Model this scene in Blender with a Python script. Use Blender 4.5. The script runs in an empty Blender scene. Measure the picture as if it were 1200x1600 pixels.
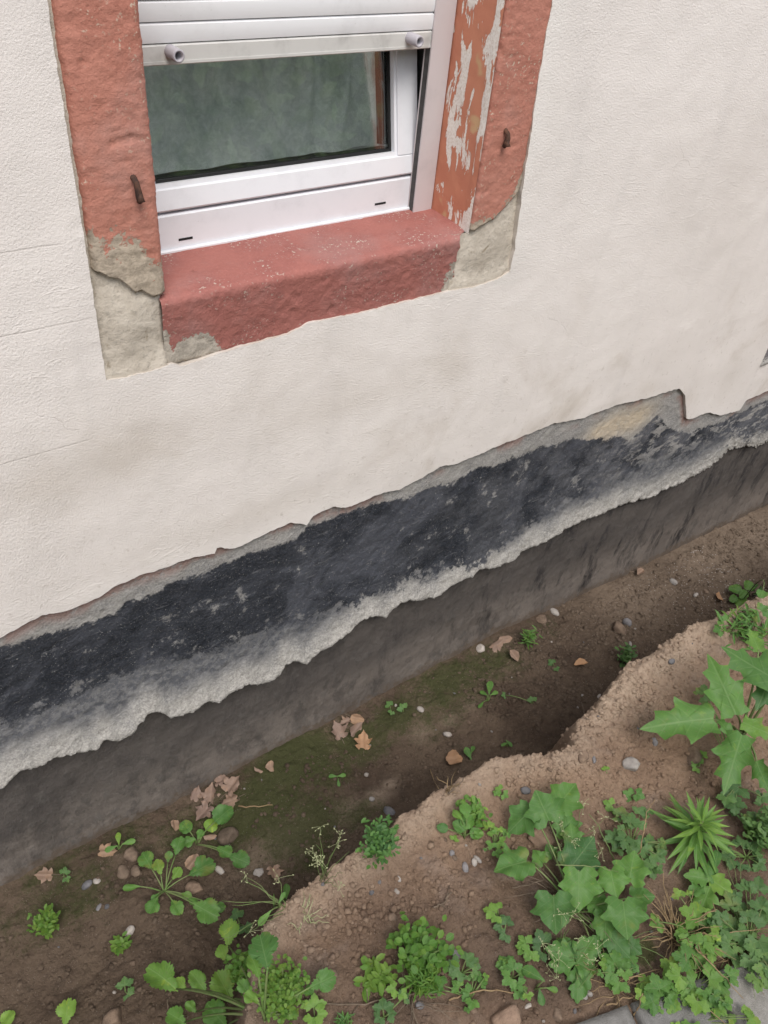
import bpy, math, random
import numpy as np
from mathutils import Vector, Matrix
R_ = math.radians
rnd = random.Random(7)
scene = bpy.context.scene
C = scene.collection

# ------------------------------------------------------------------ camera
CAM = np.array([0.0, -1.2, 1.75])
F = 1278.0
_X = np.array([0.81180387, -0.32548024, 0.48480624])
_D = np.array([-0.08655511, 0.75400245, 0.651144])
_Y = np.array([0.5774796, 0.57056368, -0.58393013]) * -1
RM = np.array([_X, _Y, -_D])
cd = bpy.data.cameras.new('camera'); cam = bpy.data.objects.new('camera', cd); C.objects.link(cam)
cr = RM @ np.array([1, 0, 0.]); cu = RM @ np.array([0, -1, 0.]); cb = RM @ np.array([0, 0, -1.])
cam.matrix_world = Matrix(((cr[0], cu[0], cb[0], CAM[0]), (cr[1], cu[1], cb[1], CAM[1]),
                           (cr[2], cu[2], cb[2], CAM[2]), (0, 0, 0, 1)))
cd.sensor_fit = 'VERTICAL'; cd.sensor_height = 36; cd.lens = F / 1600 * 36
cd.clip_start = .02; cd.clip_end = 500
scene.camera = cam

# ------------------------------------------------------------------ light: open shade under a bright hazy sky
SUN_EL, SUN_AZ = R_(58), math.atan2(-0.30, -1.0)
w = bpy.data.worlds.new('World'); scene.world = w; w.use_nodes = True
wn = w.node_tree; bg = wn.nodes['Background']
sky = wn.nodes.new('ShaderNodeTexSky'); sky.sky_type = 'NISHITA'; sky.sun_disc = False
sky.sun_elevation = SUN_EL; sky.sun_rotation = SUN_AZ
hs = wn.nodes.new('ShaderNodeHueSaturation'); hs.inputs['Saturation'].default_value = .30
wn.links.new(sky.outputs[0], hs.inputs['Color']); wn.links.new(hs.outputs[0], bg.inputs[0])
bg.inputs[1].default_value = .12
sl = bpy.data.lights.new('sun', 'SUN'); sl.energy = 1.15; sl.angle = R_(32); sl.color = (1, .94, .87)
so = bpy.data.objects.new('sun', sl); C.objects.link(so)
sd = Vector((math.sin(SUN_AZ) * math.cos(SUN_EL), math.cos(SUN_AZ) * math.cos(SUN_EL), math.sin(SUN_EL)))
so.rotation_euler = (-sd).to_track_quat('-Z', 'Y').to_euler(); so.location = sd * 20
vs = scene.view_settings
vs.view_transform = 'Standard'; vs.look = 'None'; vs.gamma = 1; vs.exposure = 1.12

# ------------------------------------------------------------------ numeric helpers
def ray(u, v):
    r = RM @ np.array([u - 600., v - 800., F]); return r / np.linalg.norm(r)
def wp(u, v, y):                    # photo point on the vertical plane y
    r = ray(u, v); t = (y - CAM[1]) / r[1]; return CAM + r * t
def curve(pts, y):                  # photo polyline on a wall plane -> x, z arrays
    q = np.array([wp(a, b, y) for a, b in pts]); o = np.argsort(q[:, 0]); q = q[o]
    return q[:, 0], q[:, 2]
_perm = {}
def perlin(x, y, seed=0):
    if seed not in _perm:
        g = np.random.RandomState(seed + 11); p = g.permutation(256); a = g.rand(256) * 2 * np.pi
        _perm[seed] = (np.concatenate([p, p]), np.cos(a), np.sin(a))
    p, ca, sa = _perm[seed]
    x = np.asarray(x, float); y = np.asarray(y, float)
    xi = np.floor(x).astype(int); yi = np.floor(y).astype(int); xf = x - xi; yf = y - yi
    def g(i, j, dx, dy):
        h = p[(p[i & 255] + j) & 255]; return ca[h] * dx + sa[h] * dy
    u = xf**3 * (xf * (xf * 6 - 15) + 10); v = yf**3 * (yf * (yf * 6 - 15) + 10)
    a = g(xi, yi, xf, yf); b = g(xi + 1, yi, xf - 1, yf); c = g(xi, yi + 1, xf, yf - 1); d = g(xi + 1, yi + 1, xf - 1, yf - 1)
    return ((a + (b - a) * u) + ((c + (d - c) * u) - (a + (b - a) * u)) * v) * 1.5
def fbm(x, y, o=4, seed=0, gain=.5):
    s = 0; a = 1; t = 0
    for i in range(o):
        s = s + a * perlin(x * 2**i, y * 2**i, seed + i); t += a; a *= gain
    return s / t
def sstep(a, b, x):
    t = np.clip((x - a) / (b - a), 0, 1); return t * t * (3 - 2 * t)

def link_mesh(name, verts, faces, mat, parent=None, attrs=None, smooth=True):
    me = bpy.data.meshes.new(name)
    verts = np.asarray(verts, dtype=np.float64)
    me.from_pydata(verts.tolist() if len(verts) < 1 else [tuple(v) for v in verts], [], faces)
    return _fin(name, me, mat, parent, attrs, smooth)
def _fin(name, me, mat, parent, attrs, smooth):
    if mat: me.materials.append(mat)
    if smooth: me.polygons.foreach_set('use_smooth', np.ones(len(me.polygons), dtype=bool))
    for k, a in (attrs or {}).items():
        at = me.attributes.new(k, 'FLOAT', 'POINT'); at.data.foreach_set('value', np.asarray(a, dtype=np.float32).ravel())
    me.update()
    o = bpy.data.objects.new(name, me); C.objects.link(o)
    if parent: o.parent = parent
    return o
def quads_mesh(name, verts, quads, mat, parent=None, attrs=None, smooth=True):   # quick path for big grids
    me = bpy.data.meshes.new(name); n = len(verts); m = len(quads)
    me.vertices.add(n); me.vertices.foreach_set('co', np.asarray(verts, dtype=np.float32).ravel())
    me.loops.add(m * 4); me.loops.foreach_set('vertex_index', np.asarray(quads, dtype=np.int32).ravel())
    me.polygons.add(m); me.polygons.foreach_set('loop_start', np.arange(0, m * 4, 4, dtype=np.int32))
    me.update(calc_edges=True); me.validate()
    return _fin(name, me, mat, parent, attrs, smooth)
def grid_quads(nr, nc, mask=None, flip=False):
    i = np.arange(nr - 1)[:, None] * nc + np.arange(nc - 1)[None, :]
    q = np.stack([i, i + 1, i + nc + 1, i + nc], -1)
    if flip: q = q[..., ::-1]
    if mask is not None: return q[mask]
    return q.reshape(-1, 4)

class MB:                            # boxes, tubes and prisms gathered into one mesh
    def __init__(s): s.v = []; s.f = []
    def box(s, x0, x1, y0, y1, z0, z1, b=0.0):
        if b <= 0:
            n = len(s.v)
            s.v += [(x, y, z) for x in (x0, x1) for y in (y0, y1) for z in (z0, z1)]
            s.f += [tuple(n + k for k in q) for q in ((0, 1, 3, 2), (4, 6, 7, 5), (0, 4, 5, 1), (2, 3, 7, 6), (0, 2, 6, 4), (1, 5, 7, 3))]
            return s
        # rounded along x: cross-section octagon in y,z
        sec = [(y0 + b, z0), (y1 - b, z0), (y1, z0 + b), (y1, z1 - b), (y1 - b, z1), (y0 + b, z1), (y0, z1 - b), (y0, z0 + b)]
        return s.prism([(x0, p, q) for p, q in sec], [(x1, p, q) for p, q in sec])
    def prism(s, A, B):
        n = len(s.v); k = len(A); s.v += list(A) + list(B)
        s.f += [tuple(range(n, n + k))[::-1], tuple(range(n + k, n + 2 * k))]
        s.f += [(n + i, n + (i + 1) % k, n + k + (i + 1) % k, n + k + i) for i in range(k)]
        return s
    def tube(s, pts, rad, k=7, cap=True):
        pts = [Vector(p) for p in pts]; n = len(s.v)
        if not hasattr(rad, '__len__'): rad = [rad] * len(pts)
        for i, p in enumerate(pts):
            d = (pts[min(i + 1, len(pts) - 1)] - pts[max(i - 1, 0)]).normalized()
            a = d.cross(Vector((.3, .2, 1)) if abs(d.z) < .9 else Vector((1, .1, 0))).normalized(); b = d.cross(a)
            for j in range(k):
                t = 2 * math.pi * j / k
                s.v.append(tuple(p + (a * math.cos(t) + b * math.sin(t)) * rad[i]))
        for i in range(len(pts) - 1):
            for j in range(k):
                s.f.append((n + i * k + j, n + i * k + (j + 1) % k, n + (i + 1) * k + (j + 1) % k, n + (i + 1) * k + j))
        if cap: s.f += [tuple(range(n, n + k))[::-1], tuple(range(n + (len(pts) - 1) * k, n + len(pts) * k))]
        return s
    def build(s, name, mat, parent=None, org=(0, 0, 0), smooth=False, attrs=None):
        v = np.array(s.v) - np.array(org)
        return link_mesh(name, v, s.f, mat, parent, attrs, smooth)

def tag(o, label=None, cat=None, group=None, kind=None):
    for k, v in (('label', label), ('category', cat), ('group', group), ('kind', kind)):
        if v: o[k] = v
    return o
def empty(name, loc, label, cat, group=None):
    o = bpy.data.objects.new(name, None); C.objects.link(o); o.location = loc; o.empty_display_size = .05
    return tag(o, label, cat, group)

# ------------------------------------------------------------------ materials
class NT:
    def __init__(s, name, rough=.8, spec=.3):
        s.m = bpy.data.materials.new(name); s.m.use_nodes = True; s.t = s.m.node_tree; s.N = s.t.nodes
        s.b = s.N['Principled BSDF']; s.b.inputs['Roughness'].default_value = rough
        s.b.inputs['Specular IOR Level'].default_value = spec
        s._co = None
    def co(s):
        if not s._co: s._co = s.N.new('ShaderNodeTexCoord').outputs['Object']
        return s._co
    def set(s, inp, v):
        if isinstance(v, bpy.types.NodeSocket): s.t.links.new(v, inp)
        elif v is not None:
            if hasattr(v, '__len__') and len(v) == 3 and inp.type == 'RGBA': v = (*v, 1)
            inp.default_value = v
    def map(s, scale=(1, 1, 1), rot=(0, 0, 0), vec=None):
        n = s.N.new('ShaderNodeMapping'); s.set(n.inputs['Vector'], vec or s.co())
        n.inputs['Scale'].default_value = scale; n.inputs['Rotation'].default_value = rot; return n.outputs[0]
    def noise(s, sc, det=4, ro=.55, vec=None, dist=0):
        n = s.N.new('ShaderNodeTexNoise'); s.set(n.inputs['Vector'], vec or s.co())
        n.inputs['Scale'].default_value = sc; n.inputs['Detail'].default_value = det
        n.inputs['Roughness'].default_value = ro; n.inputs['Distortion'].default_value = dist; return n.outputs['Fac']
    def voro(s, sc, feat='F1', vec=None, out='Distance'):
        n = s.N.new('ShaderNodeTexVoronoi'); s.set(n.inputs['Vector'], vec or s.co()); n.feature = feat
        n.inputs['Scale'].default_value = sc; return n.outputs[out]
    def attr(s, name):
        n = s.N.new('ShaderNodeAttribute'); n.attribute_name = name; return n.outputs['Fac']
    def rand(s): return s.N.new('ShaderNodeObjectInfo').outputs['Random']
    def math(s, op, a, b=None, c=None):
        n = s.N.new('ShaderNodeMath'); n.operation = op; s.set(n.inputs[0], a)
        if b is not None: s.set(n.inputs[1], b)
        if c is not None: s.set(n.inputs[2], c)
        return n.outputs[0]
    def rng(s, x, a, b, c=0., d=1., smooth=True):
        n = s.N.new('ShaderNodeMapRange'); n.interpolation_type = 'SMOOTHSTEP' if smooth else 'LINEAR'
        for i, v in enumerate((x, a, b, c, d)): s.set(n.inputs[i], v)
        return n.outputs[0]
    def mix(s, f, a, b, mode='MIX'):
        n = s.N.new('ShaderNodeMix'); n.data_type = 'RGBA'; n.blend_type = mode
        s.set(n.inputs[0], f); s.set(n.inputs[6], a); s.set(n.inputs[7], b); return n.outputs[2]
    def sep(s, v=None):
        n = s.N.new('ShaderNodeSeparateXYZ'); s.set(n.inputs[0], v or s.co()); return n.outputs
    def bump(s, h, st=.5, d=.002, prev=None):
        n = s.N.new('ShaderNodeBump'); s.set(n.inputs['Height'], h); n.inputs['Strength'].default_value = st
        n.inputs['Distance'].default_value = d
        if prev: s.set(n.inputs['Normal'], prev)
        return n.outputs[0]
    def out(s, col=None, normal=None, rough=None):
        if col is not None: s.set(s.b.inputs['Base Color'], col)
        if normal is not None: s.set(s.b.inputs['Normal'], normal)
        if rough is not None: s.set(s.b.inputs['Roughness'], rough)
        return s.m

def m_plaster():
    t = NT('white_render', .9, .15)
    x, y, z = t.sep()
    n1 = t.noise(1.6, 5, .6); n2 = t.noise(7, 5, .65); n3 = t.noise(60, 3, .6)
    col = t.mix(t.rng(n1, .35, .7), (.800, .748, .710), (.745, .693, .655))
    streak = t.noise(3.2, 4, .6, t.map((3.2, 1, .55)))
    col = t.mix(t.math('MULTIPLY', t.rng(streak, .52, .75), .28), col, (.60, .565, .54))
    # brown damp stains, densest low on the wall
    low = t.rng(z, 1.15, .35)
    st = t.math('MULTIPLY', t.rng(t.noise(3.1, 5, .6, dist=.6), .52, .72), low)
    col = t.mix(t.math('MULTIPLY', st, .55), col, (.47, .40, .325))
    dirt = t.attr('dirt')
    col = t.mix(t.math('MULTIPLY', dirt, t.rng(n2, .25, .65, .35, 1.)), col, (.43, .37, .30))
    col = t.mix(t.math('MULTIPLY', t.rng(n2, .6, .8), .25), col, (.55, .50, .46))
    splash = t.math('MULTIPLY', t.rng(t.noise(55, 5, .72), .57, .68), t.rng(z, 1.0, .42))
    col = t.mix(t.math('MULTIPLY', splash, .45), col, (.44, .385, .33))
    wob = t.math('MULTIPLY_ADD', t.noise(3.5, 3, .5), .012, -.006)
    ln = None
    for z0, xm in ((1.2235, .335), (1.098, .362), (.873, .33)):            # faint day joints in the old render
        k = t.math('MULTIPLY', t.rng(t.math('ABSOLUTE', t.math('SUBTRACT', t.math('ADD', z, wob), z0)), .0022, .0006), t.rng(x, xm + .002, xm - .03))
        ln = k if ln is None else t.math('MAXIMUM', ln, k)
    ce = t.N.new('ShaderNodeTexVoronoi'); ce.feature = 'DISTANCE_TO_EDGE'; ce.inputs['Scale'].default_value = 2.1
    va = t.N.new('ShaderNodeVectorMath'); va.operation = 'MULTIPLY_ADD'; nc = t.N.new('ShaderNodeTexNoise'); nc.inputs['Scale'].default_value = 6; nc.inputs['Detail'].default_value = 6
    t.set(nc.inputs['Vector'], t.co()); t.set(va.inputs[0], nc.outputs['Color']); va.inputs[1].default_value = (.22, .22, .22); t.set(va.inputs[2], t.co()); t.set(ce.inputs['Vector'], va.outputs[0])
    crk = t.math('MULTIPLY', t.rng(ce.outputs['Distance'], .0035, .0008), t.rng(t.noise(2.3, 3), .54, .62))
    crk = t.math('MAXIMUM', t.math('MULTIPLY', crk, .3), t.math('MULTIPLY', ln, .35))
    col = t.mix(t.math('MULTIPLY', crk, .55), col, (.36, .32, .28))
    spk = t.rng(t.voro(140), .10, .04)
    col = t.mix(t.math('MULTIPLY', spk, t.rng(t.noise(9, 2), .58, .66, 0, .35)), col, (.36, .32, .28))
    col = t.mix(t.math('MULTIPLY', t.attr('fresh'), t.rng(n2, .3, .6, .25, .75)), col, (.78, .74, .70))
    # stippled old render on the left, trowelled on the right
    stp = t.noise(230, 4, .68)
    stm = t.rng(x, .42, .18)
    tr = t.noise(26, 6, .62, t.map((.5, 1, 1.7), (0, .5, 0)))
    b = t.bump(stp, .8, .0024); b2 = t.bump(t.noise(260, 3, .65), .8, .0018)
    nn = t.N.new('ShaderNodeMix'); nn.data_type = 'VECTOR'; t.set(nn.inputs[0], stm); t.set(nn.inputs[4], b2); t.set(nn.inputs[5], b)
    nb = t.bump(tr, .16, .0025, nn.outputs[1])
    rdg = t.rng(t.math('ABSOLUTE', t.math('SUBTRACT', t.noise(7, 3, .5, t.map((.8, 1, 3.2), (0, .35, 0)), 1.), .5)), .016, .0)
    nb = t.bump(t.math('MULTIPLY', rdg, t.rng(t.noise(5, 2), .52, .64)), .28, .0015, nb)
    nb = t.bump(crk, .6, -.0015, nb)
    nb = t.bump(t.noise(4, 3), .12, .006, nb); nb = t.bump(t.noise(420, 2, .6), .45, .0010, nb)
    return t.out(col, nb)

def m_plinth():
    t = NT('tarred_plinth', .85, .25)
    dt, db, fr = t.attr('d_top'), t.attr('d_bot'), t.attr('d_low')
    x, y, z = t.sep()
    nA = t.noise(55, 6, .72); nB = t.noise(11, 5, .65); nC = t.noise(210, 3, .6)
    j = t.math('ADD', t.math('MULTIPLY_ADD', nA, .085, -.0425), t.math('MULTIPLY_ADD', nB, .09, -.045))
    e1 = t.rng(t.math('ADD', dt, t.math('MULTIPLY', j, .62)), .006, -.004)
    e2 = t.math('MULTIPLY_ADD', t.rng(t.math('ADD', db, t.math('MULTIPLY', j, 2.3)), -.008, .012), .62, t.math('MULTIPLY', t.rng(t.math('ADD', db, t.math('MULTIPLY', j, 2.3)), -.035, .03), .38))
    black = t.math('MULTIPLY', e1, e2)
    # scraped streaks over the right-hand end
    sc = t.noise(9, 6, .7, t.map((1.1, 1, 3.4), (0, .55, 0)))
    worn = t.math('MULTIPLY', t.rng(t.math('ADD', sc, t.math('MULTIPLY_ADD', nA, .3, -.15)), .5, .58), t.rng(x, 1.75, 2.2))
    worn2 = t.math('MULTIPLY', t.rng(t.math('ADD', nB, t.math('MULTIPLY_ADD', nA, .45, -.22)), .60, .68), .75)
    black = t.math('MULTIPLY', black, t.math('SUBTRACT', 1, t.math('MAXIMUM', t.math('MULTIPLY', worn, .85), worn2)))
    grey = t.mix(t.rng(nB, .35, .65), (.33, .315, .30), (.235, .23, .23))
    grey = t.mix(t.rng(nC, .35, .7), grey, (.40, .385, .36))
    blue = t.mix(t.rng(nA, .4, .62), (.11, .113, .125), (.215, .213, .215))
    grey = t.mix(t.math('MULTIPLY', t.rng(fr, .05, .12), t.rng(db, .07, -.01)), grey, blue)
    # reddish and ochre undercoat under the render edge
    red = t.math('MULTIPLY', t.rng(t.attr('d_ren'), -.05, -.012), t.rng(t.noise(5, 3), .47, .55))
    grey = t.mix(t.math('MULTIPLY', red, t.rng(nA, .3, .5)), grey, (.30, .205, .18))
    grey = t.mix(t.math('MULTIPLY', t.attr('ochre'), t.rng(nA, .25, .55, .4, .95)), grey, (.55, .46, .345))
    tar = t.mix(t.rng(nB, .38, .66), (.019, .022, .029), (.043, .047, .058))
    tar = t.mix(t.math('MULTIPLY', t.rng(nC, .45, .75), .6), tar, (.085, .09, .105))
    tar = t.mix(t.math('MULTIPLY', t.rng(t.noise(4.5, 5, .65, dist=1), .46, .66), .7), tar, (.10, .105, .125))
    tar = t.mix(t.math('MULTIPLY', t.rng(t.math('ADD', t.noise(6, 5, .7), t.math('MULTIPLY_ADD', nA, .3, -.15)), .40, .62), t.rng(x, .7, 2.3, .08, .95)), tar, (.135, .137, .15))
    spk = t.math('MULTIPLY', t.rng(t.voro(70), .16, .08), t.rng(t.noise(14, 2), .52, .62))
    tar = t.mix(t.math('MULTIPLY', spk, .7), tar, (.32, .31, .30))
    pale = t.rng(t.math('ADD', fr, t.math('MULTIPLY', j, .7)), .085, .02)
    col = t.mix(t.math('MULTIPLY', pale, .75), grey, t.mix(t.rng(t.math('ADD', nC, t.math('MULTIPLY_ADD', nA, .6, -.3)), .35, .65), (.33, .31, .285), (.50, .475, .435)))
    col = t.mix(black, col, tar)
    scf = t.noise(42, 5, .7, t.map((.45, 1, 2.2), (0, .95, 0)))
    col = t.mix(t.math('MULTIPLY', t.math('MULTIPLY', t.rng(scf, .58, .70), black), .55), col, (.19, .19, .20))
    col = t.mix(t.math('MULTIPLY', t.rng(t.noise(330, 2, .5), .66, .72), .6), col, (.40, .39, .37))
    nb = t.bump(nA, .7, .006); nb = t.bump(nC, .7, .002, nb)
    nb = t.bump(t.noise(30, 5, .7), t_strength(.6), .010, nb)
    return t.out(col, nb, t.rng(black, 0, 1, .92, .68))
def t_strength(v): return v

def m_foundation():
    t = NT('damp_concrete', .82, .25)
    x, y, z = t.sep()
    n1 = t.noise(5, 6, .68); n2 = t.noise(38, 5, .7)
    col = t.mix(t.rng(n1, .36, .64), (.145, .126, .112), (.205, .178, .157))
    br = t.noise(8, 6, .7, t.map((1.3, 1, .42), (0, .9, 0)))
    f = t.math('MULTIPLY', t.rng(br, .5, .66), t.rng(x, .7, 2.0, .35, 1.))
    col = t.mix(f, col, (.026, .024, .025))
    band = t.rng(t.math('ADD', t.attr('h'), t.math('MULTIPLY_ADD', n1, .3, -.15)), .12, .27)
    col = t.mix(t.math('MULTIPLY', band, .55), col, (.048, .044, .045))
    col = t.mix(t.math('MULTIPLY', t.rng(t.noise(16, 6, .75, t.map((1.2, 1, .8), (0, .7, 0))), .50, .62), .6), col, (.080, .072, .067))
    spk = t.math('MULTIPLY', t.rng(n2, .54, .66), .6)
    col = t.mix(spk, col, (.13, .12, .11))
    col = t.mix(t.math('MULTIPLY', t.rng(t.math('ADD', t.attr('h'), t.math('MULTIPLY_ADD', n2, .16, -.08)), .045, .0), .85), col, (.12, .092, .070))
    nb = t.bump(n2, .75, .006); nb = t.bump(t.noise(150, 4, .7), .5, .002, nb); nb = t.bump(br, .6, .014, nb)
    return t.out(col, nb)

def m_stone(name, a, b, under, peel_attr=True, grain=.7):
    t = NT(name, .82, .25)
    n1 = t.noise(9, 5, .62); n2 = t.noise(70, 5, .7); n3 = t.noise(230, 3, .6)
    col = t.mix(t.rng(n1, .35, .65), a, b)
    col = t.mix(t.math('MULTIPLY', t.rng(t.noise(5, 5, .65), .48, .68), .6), col, tuple(c * .72 + .085 for c in a))
    col = t.mix(t.math('MULTIPLY', t.rng(n3, .45, .75), .3), col, tuple(min(1, c * 1.25 + .02) for c in a))
    p = t.attr('peel')
    q = t.math('ADD', p, t.math('ADD', t.math('MULTIPLY_ADD', n2, 1.5, -.75), t.math('MULTIPLY_ADD', n1, 1.3, -.65)))
    pe = t.rng(q, .50, .56)
    und = t.mix(t.rng(n2, .35, .65), under, tuple(c * .66 for c in under))
    col = t.mix(pe, col, und)
    fl = t.math('MULTIPLY', t.rng(t.noise(170, 3, .6), .60, .635), t.rng(t.noise(9, 5, .72), .46, .62))
    col = t.mix(t.math('MULTIPLY', fl, .8), col, tuple(c * 1.1 for c in under))
    drt = t.rng(t.noise(22, 5, .7), .62, .74)
    col = t.mix(t.math('MULTIPLY', drt, .45), col, tuple(c * .45 for c in a))
    nb = t.bump(n2, grain, .003); nb = t.bump(n3, grain, .0015, nb)
    nb = t.bump(pe, .6, -.002, nb)
    return t.out(col, nb)

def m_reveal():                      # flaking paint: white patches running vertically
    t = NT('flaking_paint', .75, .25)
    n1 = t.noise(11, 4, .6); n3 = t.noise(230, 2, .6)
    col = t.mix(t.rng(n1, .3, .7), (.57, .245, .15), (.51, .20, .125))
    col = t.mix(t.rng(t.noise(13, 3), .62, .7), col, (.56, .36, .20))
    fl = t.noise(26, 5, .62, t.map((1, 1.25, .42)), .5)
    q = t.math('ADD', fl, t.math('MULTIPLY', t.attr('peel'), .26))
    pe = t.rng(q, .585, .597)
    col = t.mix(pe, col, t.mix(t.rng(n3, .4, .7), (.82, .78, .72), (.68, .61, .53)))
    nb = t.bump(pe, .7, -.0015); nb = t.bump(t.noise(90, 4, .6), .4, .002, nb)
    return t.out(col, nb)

def m_mortar():
    t = NT('grey_mortar', .92, .15)
    n1 = t.noise(12, 5, .65, dist=.6); n2 = t.noise(110, 4, .7)
    col = t.mix(t.rng(n1, .36, .64), (.60, .54, .46), (.48, .425, .355))
    col = t.mix(t.math('MULTIPLY', t.rng(t.noise(20, 4, .6, dist=1.2), .58, .7), .6), col, (.27, .215, .145))
    col = t.mix(t.math('MULTIPLY', t.rng(n2, .5, .75), .5), col, (.24, .22, .195))
    nb = t.bump(n1, .5, .006); nb = t.bump(n2, t_strength(.8), .003, nb)
    return t.out(col, nb)

def m_pvc(name, col, rough=.32, dirt=.3):
    t = NT(name, rough, .45)
    n = t.noise(14, 5, .65); n2 = t.noise(90, 3, .6)
    c = t.mix(t.math('MULTIPLY', t.rng(n, .45, .75), dirt), col, tuple(k * .72 for k in col))
    c = t.mix(t.math('MULTIPLY', t.rng(t.voro(120), .12, .06), t.math('MULTIPLY', t.rng(n, .5, .6), dirt)), c, (.32, .30, .26))
    return t.out(c, t.bump(n2, .12, .0006), t.rng(n, .3, .7, rough, rough + .18))

def m_soil():
    t = NT('bare_soil', .93, .12)
    n1 = t.noise(4, 6, .65); n2 = t.noise(24, 6, .72); n3 = t.noise(130, 5, .7); n4 = t.noise(420, 2, .6)
    up = t.attr('up'); moss = t.attr('moss'); dry = t.attr('dry')
    pit = t.mix(t.rng(n1, .35, .65), (.088, .062, .045), (.145, .106, .076))
    pit = t.mix(t.math('MULTIPLY', t.rng(n2, .5, .72), .7), pit, (.060, .044, .034))
    pit = t.mix(t.math('MULTIPLY', dry, t.rng(n2, .3, .6, .4, 1.)), pit, (.26, .20, .15))
    top = t.mix(t.rng(n1, .36, .66), (.33, .228, .158), (.225, .150, .104))
    top = t.mix(t.math('MULTIPLY', t.rng(n2, .52, .72), .65), top, (.095, .062, .046))
    top = t.mix(t.math('MULTIPLY', t.rng(t.noise(9, 4), .52, .68), .55), top, (.32, .245, .20))
    top = t.mix(t.math('MULTIPLY', t.attr('rim'), t.rng(n2, .3, .6, .4, .9)), top, (.42, .32, .24))
    damp = t.attr('damp')
    top = t.mix(t.math('MULTIPLY', damp, .9), top, t.mix(n2, (.066, .047, .037), (.135, .097, .074)))
    col = t.mix(up, pit, top)
    g = t.rng(t.math('ADD', moss, t.math('ADD', t.math('MULTIPLY_ADD', n2, 1.1, -.55), t.math('MULTIPLY_ADD', n3, .8, -.4))), .18, .72)
    col = t.mix(t.math('MULTIPLY', g, .82), col, t.mix(n3, (.030, .042, .013), (.080, .088, .034)))
    col = t.mix(t.math('MULTIPLY', t.rng(n3, .5, .72), .5), col, t.mix(1.0, col, (.55, .52, .5), 'MULTIPLY'))
    spk = t.math('MULTIPLY', t.rng(t.voro(190), .2, .1), t.rng(t.noise(30, 3), .5, .62))
    col = t.mix(t.math('MULTIPLY', spk, .55), col, (.34, .275, .215))
    nb = t.bump(n2, .7, .02); nb = t.bump(n3, .9, .007, nb); nb = t.bump(n4, .6, .002, nb)
    return t.out(col, nb)

def m_leaf(name, dark, mid, bright, trans=.28, vein=(.30, .42, .20), spec=.35):
    t = NT(name, .5, spec)
    tint = t.attr('tint'); lt, lw = t.attr('lt'), t.attr('lw')
    c = t.mix(t.rng(tint, 0, .5, smooth=False), dark, mid)
    c = t.mix(t.rng(tint, .5, 1., smooth=False), c, bright)
    n = t.noise(60, 4, .6)
    c = t.mix(t.math('MULTIPLY', t.rng(n, .45, .75), .45), c, t.mix(1., c, (1.5, 1.35, 1.1), 'MULTIPLY'))
    c = t.mix(t.math('MULTIPLY', t.rng(t.noise(22, 3), .58, .72), .35), c, t.mix(1., c, (.6, .68, .6), 'MULTIPLY'))
    c = t.mix(t.math('MULTIPLY', t.rng(t.noise(34, 4, .65, dist=.8), .60, .72), .5), c, t.mix(1., c, (2.3, 1.55, 1.0), 'MULTIPLY'))
    c = t.mix(t.math('MULTIPLY', t.rng(t.noise(13, 3, .6), .58, .72), .55), c, t.mix(tint, (.17, .19, .05), (.33, .31, .07)) if not name.startswith('dead') else c)
    c = t.mix(t.math('MULTIPLY', t.rng(t.noise(260, 2, .5), .66, .72), .6), c, (.20, .15, .105))
    aw = t.math('ABSOLUTE', lw)
    mv = t.rng(aw, .022, .006)
    ph = t.math('FRACT', t.math('MULTIPLY_ADD', aw, -4.4, t.math('MULTIPLY', lt, 5.5)))
    sv = t.math('MULTIPLY', t.rng(t.math('ABSOLUTE', t.math('SUBTRACT', ph, .5)), .09, .02), .5)
    v = t.math('MAXIMUM', mv, sv)
    c = t.mix(t.math('MULTIPLY', v, .20), c, vein)
    nb = t.bump(t.math('ADD', v, t.math('MULTIPLY', t.noise(140, 2), .4)), .4, -.0012)
    t.out(c, nb)
    tr = t.N.new('ShaderNodeBsdfTranslucent'); t.set(tr.inputs[0], t.mix(1., c, (1.25, 1.3, .5), 'MULTIPLY'))
    ms = t.N.new('ShaderNodeMixShader'); ms.inputs[0].default_value = trans
    t.t.links.new(t.b.outputs[0], ms.inputs[1]); t.t.links.new(tr.outputs[0], ms.inputs[2])
    t.t.links.new(ms.outputs[0], t.N['Material Output'].inputs[0])
    return t.m

def m_rock(name, a, b, sc=25, rough=.85):
    t = NT(name, rough, .25)
    n = t.noise(sc, 5, .65); n2 = t.noise(sc * 7, 3, .6); r = t.rand()
    c = t.mix(t.rng(n, .35, .65), a, b)
    c = t.mix(t.math('MULTIPLY', t.rng(n2, .5, .75), .5), c, tuple(k * .5 for k in a))
    c = t.mix(1., c, t.mix(r, (.75, .75, .75), (1.2, 1.15, 1.1)), 'MULTIPLY')
    return t.out(c, t.bump(n2, .8, .003))
def m_plain(name, a, b, sc=20, rough=.8, spec=.3, metal=0, bump=.001):
    t = NT(name, rough, spec); t.b.inputs['Metallic'].default_value = metal
    n = t.noise(sc, 5, .65)
    return t.out(t.mix(t.rng(n, .35, .65), a, b), t.bump(t.noise(sc * 5, 4, .65), .5, bump))

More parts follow.
